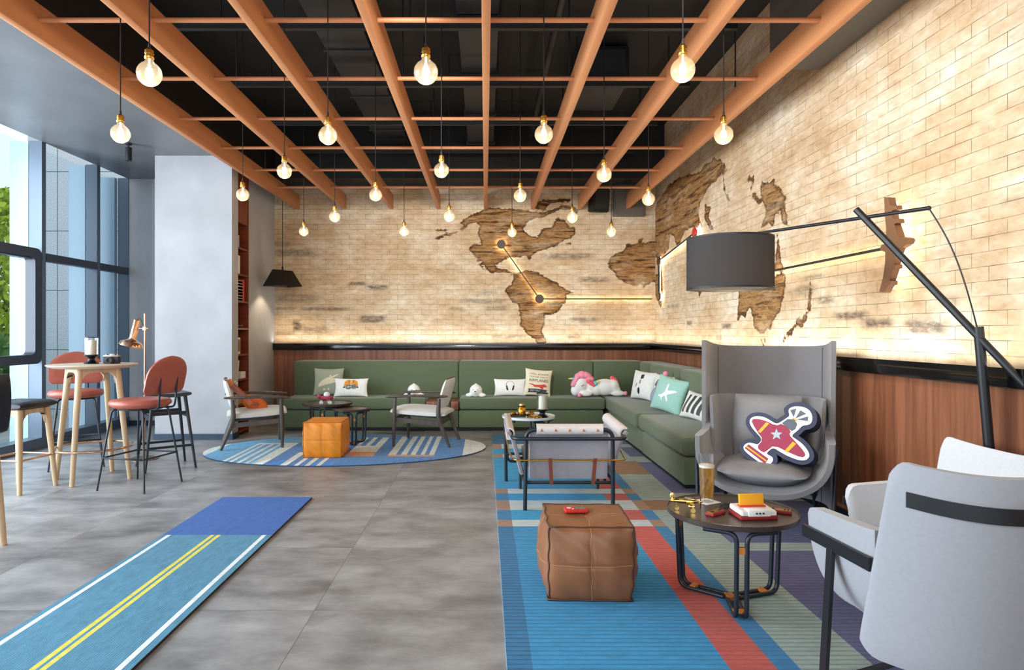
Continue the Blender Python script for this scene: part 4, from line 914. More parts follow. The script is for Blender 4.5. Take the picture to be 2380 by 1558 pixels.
# ---------------------------------------------------------------- pale grey armchairs at lower right
def tub(label, loc, rot, m, cushion_=True, wrap=.17):
    t = thing('armchair', label, 'armchair', loc, rot)
    def bk_(u, v):
        u = math.sin(u*PI/2); q = (v+1)/2; x = .335*u; e = max(0, (abs(u)-.88)/.12)**2.4; top = .855+.03*abs(u)**2.5-.05*e; bot = .20+.03*abs(u)**2.2+.045*e
        return (x*(1.17-.15*q), .31-wrap*abs(u)**2.2+.09*q, bot+(top-bot)*q)
    b = MB(); b.slab(bk_, lambda u, v: .05*(1-abs(u)**14*.5)*(1-abs(v)**14*.5), 32, 18); b.build('back_shell', m, t, 60)
    def bu(u, v):
        a = u*PI/2; s_ = math.sin(a); x = .335*math.copysign(abs(s_)**.62, s_); q = (v+1)/2; c = abs(math.cos(a))
        return (x, -.34+.06*c**2*0+.07*(1-c)*0+.50*q, .60-.36*c**.75+.035*q*(1-c)-.10*max(0, .22-q)*c)
    def fr(u, v):
        p = Vector(bu(u, v)); q = (v+1)/2
        if q < .35: p.y += (.35-q)**2*.8*(1-(p.z-.24)/.36)
        k_ = max(0, (abs(u)-.80)/.2)*max(0, 1-q/.16)**2; p.z -= .07*k_; p.y += .03*k_
        return p
    b = MB(); b.slab(fr, lambda u, v: .05*(1-abs(v)**14*.4), 40, 18); b.build('bucket_shell', m, t, 60)
    b = MB(); b.slab(lambda u, v: (.265*u, -.07+.24*v, .345), lambda u, v: .13*(1-abs(u)**6*.5)*(1-abs(v)**6*.5), 16, 16); b.build('seat_cushion', M_lgrey2, t, 60)
    if cushion_: b = MB(); b.slab(lambda u, v: (.265*u, .19+.055*v-.04*u*u, .585+.185*v), lambda u, v: .10*(1-abs(u)**8*.5)*(1-abs(v)**8*.5), 16, 16); b.build('back_cushion', M_lgrey2, t, 60)
    b = MB(); b.slab(lambda u, v: tuple(Vector(bk_(u*.72, .66))+Vector((0, .034, .024*v))), .009, 24, 2); b.build('back_strap', M_blk, t, 60)
    for sx in (-1, 1):
        b = MB(); b.bar((sx*.372, -.31, .505), (sx*.372, .17, .525), .012, .045, (0, 0, 1)); b.bar((sx*.372, -.09, .50), (sx*.455, .0, 0), .045, .014, (1, 0, 0)); b.build('side_frame', M_blk, t)
    b = MB(); b.bar((-.447, -.008, .05), (.447, -.008, .05), .014, .035); b.bar((-.44, -.008, .05), (-.16, .10, .19), .03, .012); b.bar((.44, -.008, .05), (.16, .10, .19), .03, .012); b.build('base_bar', M_blk, t)
    return t
tub('pale grey armchair with a black back strap in the right foreground, seen from behind', (1.595, 2.33, .0125), PI, M_lgrey).scale = (.9, .95, 1)
tub('pale grey armchair by the right wall, mostly hidden behind the foreground armchair', (2.02, 2.985, .0125), D(-90), M_lgrey2, False, .06).scale = (.88, .75, .88)
# ---------------------------------------------------------------- floor lamps
t = thing('floor_lamp', 'polished copper reading lamp with a domed shade standing by the windows', 'floor lamp', (-3.49, 6.79, 0))
b = MB(); b.cyl((0, 0, 0), .127, .014, 36, .004); b.build('base', M_copper, t)
b = MB(); b.tube([(0, 0, .012), (0, 0, 1.487)], .0105, 10); b.build('pole', M_copper, t, 60)
b = MB(); b.tube([(.035, 0, 1.335), (-.09, 0, 1.335)], .006, 8); b.box((0, 0, 1.335), (.03, .03, .03)); b.build('bracket', M_copper, t, 60)
Mh = T(-.10, 0, 1.33) @ ry(D(14))
b = MB(); b.lathe([(0, .10), (.030, .10), (.034, .095), (.034, -.09), (.045, -.115), (.075, -.125), (.105, -.145), (.116, -.175), (.112, -.175), (.10, -.15), (.05, -.13), (0, -.125)], 28, Mh); b.build('shade', M_copper, t, 60)
b = MB(); b.tube([Mh @ Vector((0, 0, .10)), Mh @ Vector((.02, 0, .125)), (-.01, 0, 1.36), (0, .012, 1.30)], .003, 6, fl=.03); b.build('cord', M_dark, t, 60)
S0, J0, E0 = Vector((1.987, 3.55, 1.957)), Vector((2.33, 3.1, 1.254)), Vector((2.225, 3.325, 1.922)); sc_ = Vector((1.475, 4.0, 1.56))
t = thing('arc_floor_lamp', 'large black arc floor lamp with a dark drum shade over the wing chair', 'floor lamp', (0, 0, 0))
b = MB(); b.tube([(2.318, 3.115, 1.325), (2.435, 3.115, .012)], .0215, 14); b.build('pole', M_blk, t, 60)
b = MB(); b.box((2.40, 3.13, .018), (.12, .40, .012), bev=.003); b.build('base', M_blk, t)
d = (J0-S0); b = MB(); b.tube([S0, S0+d*1.36], .0175, 12); b.build('boom', M_blk, t, 60)
b = MB(); b.tube([Vector((1.475, 4.0, 1.872)), E0], [.008, .0105], 8); b.ell(tuple(E0), (.012, .012, .012)); b.build('counter_rod', M_blk, t, 60)
b = MB(); cp = [E0.lerp(J0+Vector((-.02, 0, .03)), q)+Vector((.035*math.sin(q*PI), 0, .03*math.sin(q*2*PI)*.4)) for q in np.linspace(0, 1, 16)]; b.tube(cp, .0035, 6); b.build('cable', M_dark, t, 60)
b = MB(); R, h = .25, .305
b.lathe([(R, 0), (R, h), (R-.004, h), (R-.004, 0), (R, 0)], 56, T(*sc_)); s_ = b.build('lamp_shade', M_shade, t)
b = MB(); b.lathe([(R+.0015, -.004), (R+.0015, .008), (R-.006, .008), (R-.006, -.004), (R+.0015, -.004)], 56, T(*sc_)); b.build('rim', M_dark, s_); b = MB(); b.lathe([(R+.0015, h-.008), (R+.0015, h+.003), (R-.006, h+.003), (R-.006, h-.008), (R+.0015, h-.008)], 56, T(*sc_)); b.build('rim', M_dark, s_)
b = MB()
for a in (0, 2*PI/3, 4*PI/3): b.tube([sc_+Vector((0, 0, h+.004)), sc_+Vector((math.cos(a)*(R-.003), math.sin(a)*(R-.003), h-.002))], .003, 6)
b.tube([sc_+Vector((0, 0, h+.01)), sc_+Vector((0, 0, .20))], .008, 8); b.build('shade_frame', M_blk, t, 60)
b = MB(); b.ell(tuple(sc_+Vector((0, 0, .15))), (.035, .035, .045)); b.build('bulb', mat('arc_bulb', (255, 226, 180), .5, emit=14), t)
l = bpy.data.lights.new('arc_lamp_light', 'POINT'); l.energy = 14; l.color = (1, .80, .56); l.shadow_soft_size = .05
lo = bpy.data.objects.new('arc_lamp_light', l); COL.objects.link(lo); lo.location = sc_+Vector((0, 0, .08))
# ---------------------------------------------------------------- cushions and soft toys
def rrect(x0, y0, x1, y1, r=.0, n=4):
    if not r: return [(x0, y0), (x1, y0), (x1, y1), (x0, y1)]
    o = []
    for cx, cy, a in ((x1-r, y0+r, -PI/2), (x1-r, y1-r, 0), (x0+r, y1-r, PI/2), (x0+r, y0+r, PI)):
        for k in range(n+1): o.append((cx+r*math.cos(a+k*PI/2/n), cy+r*math.sin(a+k*PI/2/n)))
    return o
def oval_(cx, cy, rx_, ry_, n=20): return [(cx+rx_*math.cos(2*PI*k/n), cy+ry_*math.sin(2*PI*k/n)) for k in range(n)]
def stroke(pts, w):
    L_, R_ = [], []
    for i, p in enumerate(pts):
        a, b_ = Vector(pts[max(0, i-1)]), Vector(pts[min(len(pts)-1, i+1)]); d = (b_-a).normalized(); nrm = Vector((-d.y, d.x))*w/2
        L_.append(tuple(Vector(p)+nrm)); R_.append(tuple(Vector(p)-nrm))
    return L_+R_[::-1]
def star(cx, cy, r, a0=PI/2): return [(cx+(r if k % 2 == 0 else r*.42)*math.cos(a0+k*PI/5), cy+(r if k % 2 == 0 else r*.42)*math.sin(a0+k*PI/5)) for k in range(10)]
def text_polys(body, size, cx, cy):
    c = bpy.data.curves.new('t', 'FONT'); c.body = body; c.size = size; c.align_x = 'CENTER'; c.align_y = 'CENTER'; c.resolution_u = 2
    o = bpy.data.objects.new('t', c); COL.objects.link(o); me = bpy.data.meshes.new_from_object(o)
    vs = [(v.co.x+cx, v.co.y+cy) for v in me.vertices]; r = [[vs[i] for i in p.vertices] for p in me.polygons]
    bpy.data.objects.remove(o); bpy.data.curves.remove(c); bpy.data.meshes.remove(me); return r
def cushion(label, loc, w, h, th, rot, m, prints=(), pm=(), group=None, back=None):
    """rot = (lean back, turn, roll)"""
    R_ = (rz(rot[1]) @ rx(-rot[0]) @ ry(rot[2])).to_euler()
    t = thing('cushion', label, 'cushion', loc, tuple(R_), group); k = .075
    def sf(u, v, s_):
        return Vector((w/2*u*(1-k*(1-v*v)), s_*th/2*(max(0, (1-u*u)*(1-v*v)))**.45, h/2+h/2*v*(1-k*(1-u*u))))
    b = MB(); n = 18
    for s_ in (-1, 1):
        b.m(1 if (s_ > 0 and back) else 0)
        g = [[b.bm.verts.new(sf(math.sin(PI/2*(-1+2*i/n)), math.sin(PI/2*(-1+2*j/n)), s_)) for i in range(n+1)] for j in range(n+1)]
        for j in range(n):
            for i in range(n): b.bm.faces.new((g[j][i], g[j][i+1], g[j+1][i+1], g[j+1][i]))
        b._mark()
    bmesh.ops.remove_doubles(b.bm, verts=b.bm.verts, dist=1e-5); b.build('cover', [m]+([back] if back else []), t, 80)
    if prints:
        b = MB()
        for polys, mi in prints:
            b.m(mi)
            for p in (polys if isinstance(polys[0][0], (tuple, list)) else [polys]):
                tb = bmesh.new()
                try: tb.faces.new([tb.verts.new((x, y, 0)) for x, y in p])
                except ValueError: tb.free(); continue
                bmesh.ops.triangulate(tb, faces=tb.faces[:])
                for _ in range(3):
                    le = [e for e in tb.edges if e.calc_length() > .16]
                    if not le: break
                    bmesh.ops.subdivide_edges(tb, edges=le, cuts=1); bmesh.ops.triangulate(tb, faces=tb.faces[:])
                mp = {}
                for v in tb.verts: q = sf(v.co.x, v.co.y, -1); q.y -= .0022; mp[v.index if False else v] = b.bm.verts.new(q)
                for f in tb.faces:
                    try: b.bm.faces.new([mp[v] for v in f.verts])
                    except ValueError: pass
                tb.free(); b._mark()
        b.build('print', list(pm), t, 80, recalc=False)
    return t
plane_sil = [[(-.05,.62),(.03,.60),(.10,.20),(.62,.30),(.66,.22),(.16,-.06),(.28,-.42),(.20,-.46),(.02,-.16),(-.16,-.30),(-.10,-.44),(-.16,-.46),(-.28,-.28),(-.46,-.26),(-.46,-.20),(-.22,-.10),(-.06,.08)]]
cushion('sage green square cushion with a pale airplane print, leftmost on the green sofa', (-2.14, 9.03, .432), .41, .38, .13, (.22, .05, 0), C['sage'], [([(-.7,-.25),(-.45,.05),(-.1,.28),(.1,.32),(.1,.48),(.18,.5),(.22,.36),(.66,.55),(.68,.48),(.3,.25),(.7,.15),(.66,-.05),(.1,-.2),(-.66,-.42)], 0), (oval_(-.25,-.62,.10,.07), 0), (oval_(.05,-.6,.09,.08), 0)], [C['cream']])
tig = [([(-.42,.10),(-.36,.62),(-.20,.82),(.24,.82),(.42,.62),(.48,.10),(.40,.0),(.30,.30),(-.22,.30),(-.34,.0)], 0), ([(-.12,.82),(-.06,.82),(-.07,.48),(-.10,.48)], 1), ([(.14,.82),(.20,.82),(.19,.48),(.16,.48)], 1), ([(.0,.82),(.08,.82),(.06,.5),(.02,.5)], 3),
       (rrect(-.46,-.10,-.34,.05), 1), (rrect(.40,-.10,.50,.05), 1), (oval_(-.12,.02,.20,.30), 2), (oval_(.22,.05,.19,.29), 2), (oval_(-.12,.02,.165,.24), 3), (oval_(.22,.05,.155,.23), 3), (oval_(-.12,.0,.13,.18), 2), (oval_(.22,.05,.12,.18), 4), (oval_(-.14,-.02,.04,.07), 3), (rrect(.02,-.12,.10,-.02), 1)]
cushion('white oblong cushion with an orange striped face in goggles, beside the sage cushion', (-1.80, 8.87, .432), .46, .25, .12, (.2, -.02, 0), C['white'], tig, [C['orange'], C['black'], C['charcoal'], C['offwhite'], C['navy']])
arc = [(-.26+.0, -.02)]+[(.0-.27*math.cos(a), .18+.56*math.sin(a)) for a in np.linspace(-.1, PI+.1, 16)]+[(.27, -.02)]
hp = [(stroke(arc, .022), 0), ([(-.26,.10),(-.20,.22),(-.11,-.40),(-.18,-.42),(-.26,-.25)], 0), ([(.26,.10),(.20,.22),(.11,-.40),(.18,-.42),(.26,-.25)], 0)]
cushion('white oblong cushion printed with black headphones on the green sofa', (.335, 8.98, .432), .44, .235, .11, (.2, 0, 0), C['white'], hp, [C['black']])
tx = [(text_polys('I STILL ALWAYS', .21, 0, .62), 0), (text_polys('STOP AND LOOK AT', .15, 0, .40), 0), (text_polys('AIRPLANES', .31, 0, .13), 0),
      ([(-.72,-.12),(-.40,-.16),(-.30,-.22),(.1,-.20),(.5,-.12),(.66,-.22),(.70,-.30),(.4,-.36),(.42,-.50),(.30,-.50),(.1,-.38),(-.3,-.38),(-.42,-.26),(-.72,-.16)], 1), ([(-.75,-.52),(.72,-.52),(.66,-.66),(.72,-.80),(-.75,-.80),(-.69,-.66)], 2), ([[(p[0], p[1]) for p in q] for q in text_polys('DO YOU?', .17, -.2, -.66)], 3)]
cushion('cream square cushion with lettering and a red airplane, right of the headphone cushion', (.695, 8.93, .432), .37, .37, .12, (.18, .04, .10), C['cream'], tx, [C['black'], C['redp'], C['charcoal'], C['offwhite']])
cushion('white cushion with small dark figure prints in the corner of the green sofa', (1.99, 8.42, .437), .42, .37, .17, (.20, D(-60), .04), C['white'], [([(-.1,.75),(.15,.8),(.2,.5),(-.02,.42)], 0), ([(-.08,.36),(.06,.36),(.08,.1),(-.06,.05)], 1), (oval_(-.05,-.45,.10,.25), 2), ([(-.4,-.15),(-.3,.1),(-.26,.08),(-.36,-.2)], 2)], [C['navy'], C['khaki'], C['black']], None, C['khaki'])
cushion('teal square cushion with a white airplane silhouette on the right arm of the sofa', (1.93, 7.14, .437), .43, .39, .16, (.28, D(-56), .16), C['teal'], [(plane_sil[0], 0)], [C['white']])
cushion('black and white patterned cushion behind the teal cushion', (2.05, 7.62, .437), .40, .37, .13, (.12, D(-62), .05), C['offwhite'], [([(-.75,.3),(-.5,.7),(-.3,.7),(-.6,.2)], 0), ([(-.4,.3),(-.15,.75),(.0,.7),(-.25,.2)], 0), (rrect(.05,-.6,.62,.75,.15), 0), ([(-.7,-.6),(-.1,-.1),(-.1,-.5),(-.5,-.8)], 0)], [C['charcoal']])
arcs = []
for k, (x, w_) in enumerate(((-.62, .16), (-.22, .20), (.18, .22), (.58, .24))): arcs.append((stroke([(x+.22*math.sin(q*1.6)*.5, -.70+1.4*(q+1)/2) for q in np.linspace(-1, 1, 9)], w_), 0))
cushion('black and white striped cushion at the end of the sofa by the wing chair', (2.04, 6.52, .437), .38, .28, .13, (.40, D(-62), .10), C['offwhite'], arcs, [C['charcoal']])
# soft toys
t = thing('plush_toy', 'grey pointed plush toy with a pink tip behind the teal cushion', 'soft toy', (1.965, 7.50, .437))
blob([((0, 0, .12), (.10, .09, .125)), ((.03, .01, .24), (.06, .055, .10)), ((.065, .01, .32), (.032, .03, .06))], 'body', C['greyp'], t)
b = MB(); b.ell((.08, .01, .385), (.034, .032, .036)); b.build('tip', C['pink'], t)['label'] = 'pink round tip'
def seal(label, loc, rot):
    t = thing('plush_toy', label, 'soft toy', loc, rot, 'small white plush seals')
    blob([((0, 0, .085), (.085, .080, .086)), ((0, .0, .165), (.018, .018, .022)), ((.085, -.02, .028), (.055, .035, .028)), ((-.085, -.02, .028), (.055, .035, .028)), ((0, -.06, .075), (.035, .035, .028))], 'body', M_plush, t, .009, 5)
    b = MB(); b.ell((0, -.096, .082), (.010, .008, .008)); b.ell((-.03, -.082, .102), (.005, .004, .005)); b.ell((.03, -.082, .102), (.005, .004, .005)); b.build('face', C['black'], t)
    return t
s_ = seal('small white plush seal on the sofa behind the right wooden lounge chair', (-.955, 8.86, .432), .1)
dup(s_, (-.125, 8.84, .432), -.1, 'small white plush seal right of the walnut box on the green sofa')
def U(x, y, d=0): return Vector(((1300+x/13.22-CX)/F*8.85-1.48, d, HC-(850+y/13.22-CY)/F*8.85-.441))
t = thing('unicorn_toy', 'white plush unicorn with pink mane lying on the back of the corner sofa', 'soft toy', (1.48, 8.85, .440))
k = .000435
blob([(U(1400, 660), (430*k, .095, 255*k)), (U(1130, 700), (270*k, .09, 220*k)), (U(1640, 640), (200*k, .09, 230*k)), (U(640, 570), (270*k, .095, 260*k)), (U(500, 760), (150*k, .075, 170*k)), (U(800, 850, -.06), (200*k, .035, 85*k)), (U(1780, 840, -.05), (230*k, .04, 85*k)), (U(1700, 740, -.03), (170*k, .05, 150*k)), (U(960, 640), (200*k, .085, 180*k))], 'body', M_plush, t, .010, 5)
blob([(U(x, y, -.02), (r*k, .07, r*k)) for x, y, r in ((560, 330, 105), (680, 290, 135), (800, 290, 115), (870, 320, 105), (900, 400, 95), (970, 410, 90), (450, 530, 90), (405, 590, 65), (500, 440, 85))], 'mane', C['pink'], t, .009, 4)
blob([(U(x, y, -.055), (r*k*1.1, .05, r*k)) for x, y, r in ((890, 470, 75), (955, 540, 75), (1030, 590, 60))], 'mane_lock', C['hotpink'], t, .008, 4)
blob([(U(x, y), (r*k*1.2, .03, r*k*1.1)) for x, y, r in ((1700, 430, 60), (1620, 380, 60), (1760, 480, 45))], 'tail', C['hotpink'], t, .008, 4)
b = MB(); p = [U(540, 400, -.02), U(450, 400, -.025), U(370, 395, -.03), U(262, 395, -.035)]
for i, (r0, r1) in enumerate(((.028, .020), (.020, .013), (.013, .003))): b.m(i); b.tube([p[i], p[i+1]], [r0, r1], 10)
b.build('horn', [C['lilac'], C['sky'], C['lemon']], t, 60)
b = MB(); b.ell(U(1090, 530, -.085), (60*k, .016, 70*k), u=12, v=8); b.m(1); b.ell(U(1140, 490, -.082), (55*k, .015, 45*k), u=12, v=8); b.build('wing', [C['sky'], C['lemon']], t)
b = MB(); b.ell(U(590, 890, -.085), (65*k, .032, 65*k), u=12, v=8); b.ell(U(2010, 840, -.06), (60*k, .032, 70*k), u=12, v=8); b.build('hoof', C['pink'], t)
b = MB(); b.tube([U(640, 600, -.1), U(680, 605, -.104), U(720, 560, -.1)], .0035, 6); b.build('closed_eye', C['black'], t)
# toy ukulele on the left lounge chair
def K(x, y, d=0): return Vector(((500+x/7.79-CX)/F*7.5+2.50, d, HC-(860+y/7.79-CY)/F*7.5-.425))
t = thing('ukulele_toy', 'orange plush ukulele leaning in the left lounge chair', 'soft toy', (-2.575, 7.50, .425))
k = .000625
blob([(K(880, 650), (.125, .055, .092), ry(D(20))), (K(740, 570), (.095, .05, .076), ry(D(28))), (K(800, 610), (.10, .045, .066), ry(D(24)))], 'body', C['ukulele'], t, .010, 6)
b = MB(); p0, p1 = K(700, 510, -.03), K(420, 290, .015); b.bar(p0, p1, .030, .066, (.62, 0, .78), bev=.006); b.build('neck', C['ukeneck'], t)
b = MB(); b.bar(K(430, 300, .015), K(330, 200, .03), .032, .060, (.62, 0, .78), .03, .085, bev=.01); b.build('head', C['ukehead'], t)
b = MB(); nd = (p1-p0).normalized(); up = Vector((.62, 0, .78))
for j in range(4): o = up*(-.02+.0133*j)+Vector((0, -.018, 0)); b.tube([p0+o-nd*.10+Vector((0, -.028, -.0)), p0+o, p1+o], .0016, 4)
b.build('string', C['white'], t)
b = MB(); b.lathe([(.0, 0), (.028, 0), (.028, .004), (0, .004)], 18, T(*K(900, 610, -.055)) @ rx(PI/2)); b.tube([K(840, 625, -.056), K(935, 605, -.058)], .005, 6); b.build('sound_hole', C['ukeneck'], t)
b = MB()
for x, y in ((470, 215), (505, 245), (345, 300), (380, 330)): b.ell(K(x, y, .02), (.008, .008, .008), u=8, v=6)
b.build('tuning_peg', C['white'], t)
# airplane shaped pillow on the wing chair
def off(poly, d):
    n = len(poly); r = []; A = sum(poly[i][0]*poly[(i+1) % n][1]-poly[(i+1) % n][0]*poly[i][1] for i in range(n)); sg = 1 if A > 0 else -1
    for i in range(n):
        p, a, c = Vector(poly[i]), Vector(poly[i-1]), Vector(poly[(i+1) % n]); e1, e2 = (p-a).normalized(), (c-p).normalized()
        n1, n2 = Vector((e1.y, -e1.x))*sg, Vector((e2.y, -e2.x))*sg; q = (n1+n2); q = q.normalized() if q.length > 1e-6 else n1
        r.append(tuple(p+q*d/max(.5, q.dot(n1))))
    return r
def smooth2(poly, it=2):
    for _ in range(it):
        r = []; n = len(poly)
        for i in range(n):
            a, c = Vector(poly[i]), Vector(poly[(i+1) % n]); r += [tuple(a*.75+c*.25), tuple(a*.25+c*.75)]
        poly = r
    return poly
KQ = .00090
def q_(l): return [((x-705)*KQ, (790-y)*KQ) for x, y in l]
white = q_([(768,600),(800,575),(860,572),(905,590),(930,630),(930,680),(905,702),(870,705),(842,745),(800,785),(835,805),(880,835),(922,885),(928,920),(905,945),(860,950),(790,930),(735,905),(690,880),(662,905),(645,930),(690,945),(697,975),(665,1010),(630,1010),(560,970),(500,930),(483,905),(490,880),(520,860),(560,865),(582,872),(612,830),(570,790),(530,750),(510,710),(520,680),(555,663),(610,665),(660,690),(700,712),(730,690),(765,660),(782,645)])
mar = q_([(540,685),(610,688),(700,725),(735,702),(800,752),(785,778),(830,822),(890,885),(902,912),(880,930),(800,905),(692,862),(650,905),(625,925),(575,890),(618,832),(575,780),(540,730),(528,702)])
t = thing('airplane_pillow', 'navy airplane-shaped pillow with a maroon plane print on the grey wing chair', 'pillow', (1.862, 4.235, .640), (D(16)*-1, 0, D(-38)))
My = Matrix(((1, 0, 0, 0), (0, 0, -1, 0), (0, 1, 0, 0), (0, 0, 0, 1)))   # x, y of the drawing -> x, z; thickness along y
body = smooth2(off(white, .026), 2)
b = MB(); b.prism(body, -.125, -.002, My, bev=.026, seg=3); b.build('body', C['navy'], t, 60)
b = MB(); b.m(0).prism(smooth2(white, 2), -.004, .002, My); b.m(1).prism(smooth2(mar, 1), .0015, .0035, My)
b.m(2).prism(q_([(735,702),(770,670),(815,668),(835,700),(825,735),(803,752)]), .003, .0045, My)
b.m(1).prism(q_([(520,875),(662,962),(642,1000),(495,905)]), .002, .0035, My)
for l in ([(630,703),(650,712),(595,785),(578,775)], [(815,825),(838,838),(785,905),(765,895)], [(512,890),(652,975),(648,984),(505,898)], [(805,655),(835,672),(830,680),(800,664)]): b.m(3).prism(q_(l), .003, .0045, My)
b.m(4).prism([((x)*1, y) for x, y in star(0, .004, .038, PI/2+.1)], .003, .005, My)
for l in ([(783,605),(822,590),(810,652)], [(850,600),(888,622),(822,660)], [(902,640),(902,672),(832,668)]): b.m(2).prism(q_(l), .002, .004, My)
b.build('print', [C['offwhite'], C['plum'], C['steel'], C['yellow'], C['silver']], t, 30)
# ---------------------------------------------------------------- table things
def lantern(label, loc):
    t = thing('candle_lantern', label, 'candle holder', loc)
    b = MB(); b.lathe([(0, 0), (.060, 0), (.062, .006), (.050, .016), (.030, .030), (.026, .042), (.034, .056), (.058, .068), (.064, .074), (.064, .080), (0, .080)], 28); b.build('pedestal', mat('lantern_black', (16, 18, 26), .2) if 'lantern_black' not in MATS else MATS['lantern_black'], t, 50)
    b = MB(); b.lathe([(.055, .081), (.056, .235), (.0545, .235), (.0535, .081), (.055, .081)], 28); b.build('glass_cylinder', M_glass, t, 50)
    b = MB(); b.lathe([(.0565, .231), (.0568, .239), (.053, .239), (.053, .231), (.0565, .231)], 28); b.build('rim', M_blk, t, 50)
    b = MB(); b.lathe([(0, .0812), (.038, .0812), (.0385, .205), (.036, .209), (.012, .206), (0, .204)], 24); b.tube([(0, 0, .204), (.002, 0, .218)], .0012, 5); b.build('candle', M_wax, t, 50)
    return t
lantern('glass candle lantern on a black pedestal on the oak bar table', (-3.525, 5.93, 1.0162))
lantern('glass candle lantern on a black pedestal on the round white table', (.56, 6.50, .4642))
t = thing('toy_camera', 'small black retro camera lying on the oak bar table', 'camera', (-3.325, 5.90, 1.0165), .08)
b = MB(); b.box((0, 0, .034), (.135, .05, .062), bev=.008); b.build('body', C['black'], t)
b = MB(); b.box((0, 0, .070), (.130, .046, .014), bev=.004); b.box((.01, 0, .083), (.045, .04, .014), bev=.004); b.cyl((-.045, 0, .077), .011, .010); b.cyl((.05, 0, .077), .009, .009); b.build('top_plate', mat('camera_silver', (170, 160, 146), .35, .8), t)
b = MB(); b.lathe([(0, -.025), (.028, -.025), (.028, -.045), (.024, -.060), (.020, -.060), (.018, -.045), (0, -.045)], 24, T(0, 0, .034) @ rx(PI/2) @ Matrix.Scale(-1, 4, (0, 0, 1))); b.build('lens', C['charcoal'], t)
# toy plane on the dark tray table
t = thing('toy_airplane', 'pink and white toy propeller airplane on the larger dark tray table', 'toy airplane', (-1.885, 7.86, .4412), D(20))
b = MB(); b.ell((0, 0, .075), (.085, .030, .030)); b.ell((-.085, 0, .095), (.022, .006, .034)); b.build('fuselage', mat('toy_plum', (178, 58, 96), .3), t)
b = MB(); b.box((.01, 0, .066), (.05, .30, .008), bev=.003); b.box((-.085, 0, .085), (.03, .10, .006), bev=.002); b.build('wing', mat('toy_wine', (130, 40, 56), .3), t)
b = MB(); b.ell((.005, 0, .115), (.038, .026, .034)); b.build('pilot', C['white'], t)
b = MB(); b.box((.089, 0, .075), (.006, .012, .09), rx(.5), bev=.002); b.ell((.092, 0, .075), (.012, .01, .01)); b.build('propeller', C['cream'], t)
b = MB()
for x, y in ((.035, .045), (.035, -.045), (-.06, 0)): b.lathe([(0, -.007), (.022, -.007), (.024, 0), (.022, .007), (0, .007)], 18, T(x, y, .0245) @ rx(PI/2)); b.tube([(x, y, .024), (x*.8, y*.4, .062)], .004, 6)
b.build('wheel', C['white'], t)
# white table: tray with brass pieces
TZ = .4644
b = MB(); b.box((0, 0, .004), (.19, .12, .006)); 
for x in (-.095, .095): b.box((x, 0, .008), (.005, .125, .014))
for y in (-.061, .061): b.box((0, y, .008), (.19, .005, .014))
o = b.build('tray', C['black'], None, loc=(.345, 6.56, TZ)); tag(o, 'small black tray on the round white table', 'tray')
M_amber = mat('amber_brass', (206, 146, 50), .22, .9)
def jar(label, loc, r, h, lid=False, cat='jar'):
    t = thing('jar', label, cat, loc)
    b = MB(); b.lathe([(0, 0), (r*.8, 0), (r, h*.2), (r, h*.62), (r*.86, h*.66), (r*.86, h*.72)] + ([(0, h*.72)] if lid else [(r*.8, h*.72), (r*.8, h*.2), (0, h*.2)]), 24); b.build('body', M_amber, t, 50)
    if lid: b = MB(); b.lathe([(0, h*.72), (r*.9, h*.72), (r*.9, h*.86), (0, h*.86)], 24); b.build('lid', C['black'], t); b = MB(); b.lathe([(0, h*.86), (r*.8, h*.86), (r*.75, h), (0, h)], 20); b.build('knob', M_brass, t)
    return t
jar('tall lidded amber jar on the black tray', (.36, 6.55, TZ+.0075), .040, .118, True)
jar('low brass cup at the left of the black tray', (.278, 6.57, TZ+.0075), .030, .050)
jar('brass cup right of the tall amber jar on the white table', (.462, 6.70, TZ), .034, .052)
b = MB(); rr = random.Random(4)
for i in range(26): a = rr.random()*2*PI; q = rr.random()**.5; b.box((math.cos(a)*q*.085, math.sin(a)*q*.035, .006+.012*rr.random()*(1-q)), (.022, .016, .010), Euler((rr.random(), rr.random(), rr.random()*6)).to_matrix().to_4x4(), bev=.003)
o = b.build('gold_nuggets', M_amber, None, loc=(.475, 6.44, TZ)); tag(o, 'loose heap of gold coloured pieces at the front of the white table', 'ornament', None, 'stuff')
# front tray table
FZ = .4422
b = MB(); b.box((0, 0, .0015), (.098, .098, .003), bev=.001); o = b.build('coaster', C['white'], None, loc=(1.118, 3.345, FZ)); o.rotation_euler = (0, 0, D(28)); tag(o, 'square white paper coaster under the beer glass', 'coaster')
M_beer = glass('beer', (1, .76, .28), .02, .40, (1.0, .72, .22)); M_foam = mat('beer_foam', (248, 240, 220), .8)
t = thing('beer_glass', 'tall glass of amber beer standing on a coaster', 'glass', (1.118, 3.345, FZ+.0033))
b = MB(); b.lathe([(0, 0), (.033, 0), (.034, .004), (.033, .02), (.036, .09), (.041, .235), (.0395, .235), (.0345, .09), (.031, .022), (0, .018)], 32); b.build('glass', M_glass, t, 50)
b = MB(); b.lathe([(0, .019), (.0305, .0225), (.034, .09), (.0378, .172), (0, .172)], 32); b.build('beer', M_beer, t, 50)
b = MB(); b.lathe([(0, .1722), (.0379, .1722), (.0383, .184), (.030, .187), (0, .188)], 32); b.build('foam', M_foam, t, 50)
t = thing('model_airplane', 'small gold model propeller airplane at the left of the dark tray table', 'toy airplane', (.965, 3.18, FZ), D(-12)).scale = (1.25, 1.25, 1.25); t = SC.objects['model_airplane']
b = MB(); b.ell((-.005, 0, .037), (.055, .010, .010)); b.ell((-.052, 0, .053), (.009, .003, .016)); b.build('fuselage', M_gold, t)
b = MB(); b.box((.012, 0, .034), (.026, .145, .004), bev=.0015); b.box((-.052, 0, .041), (.014, .045, .003), bev=.001); b.build('wing', M_gold, t)
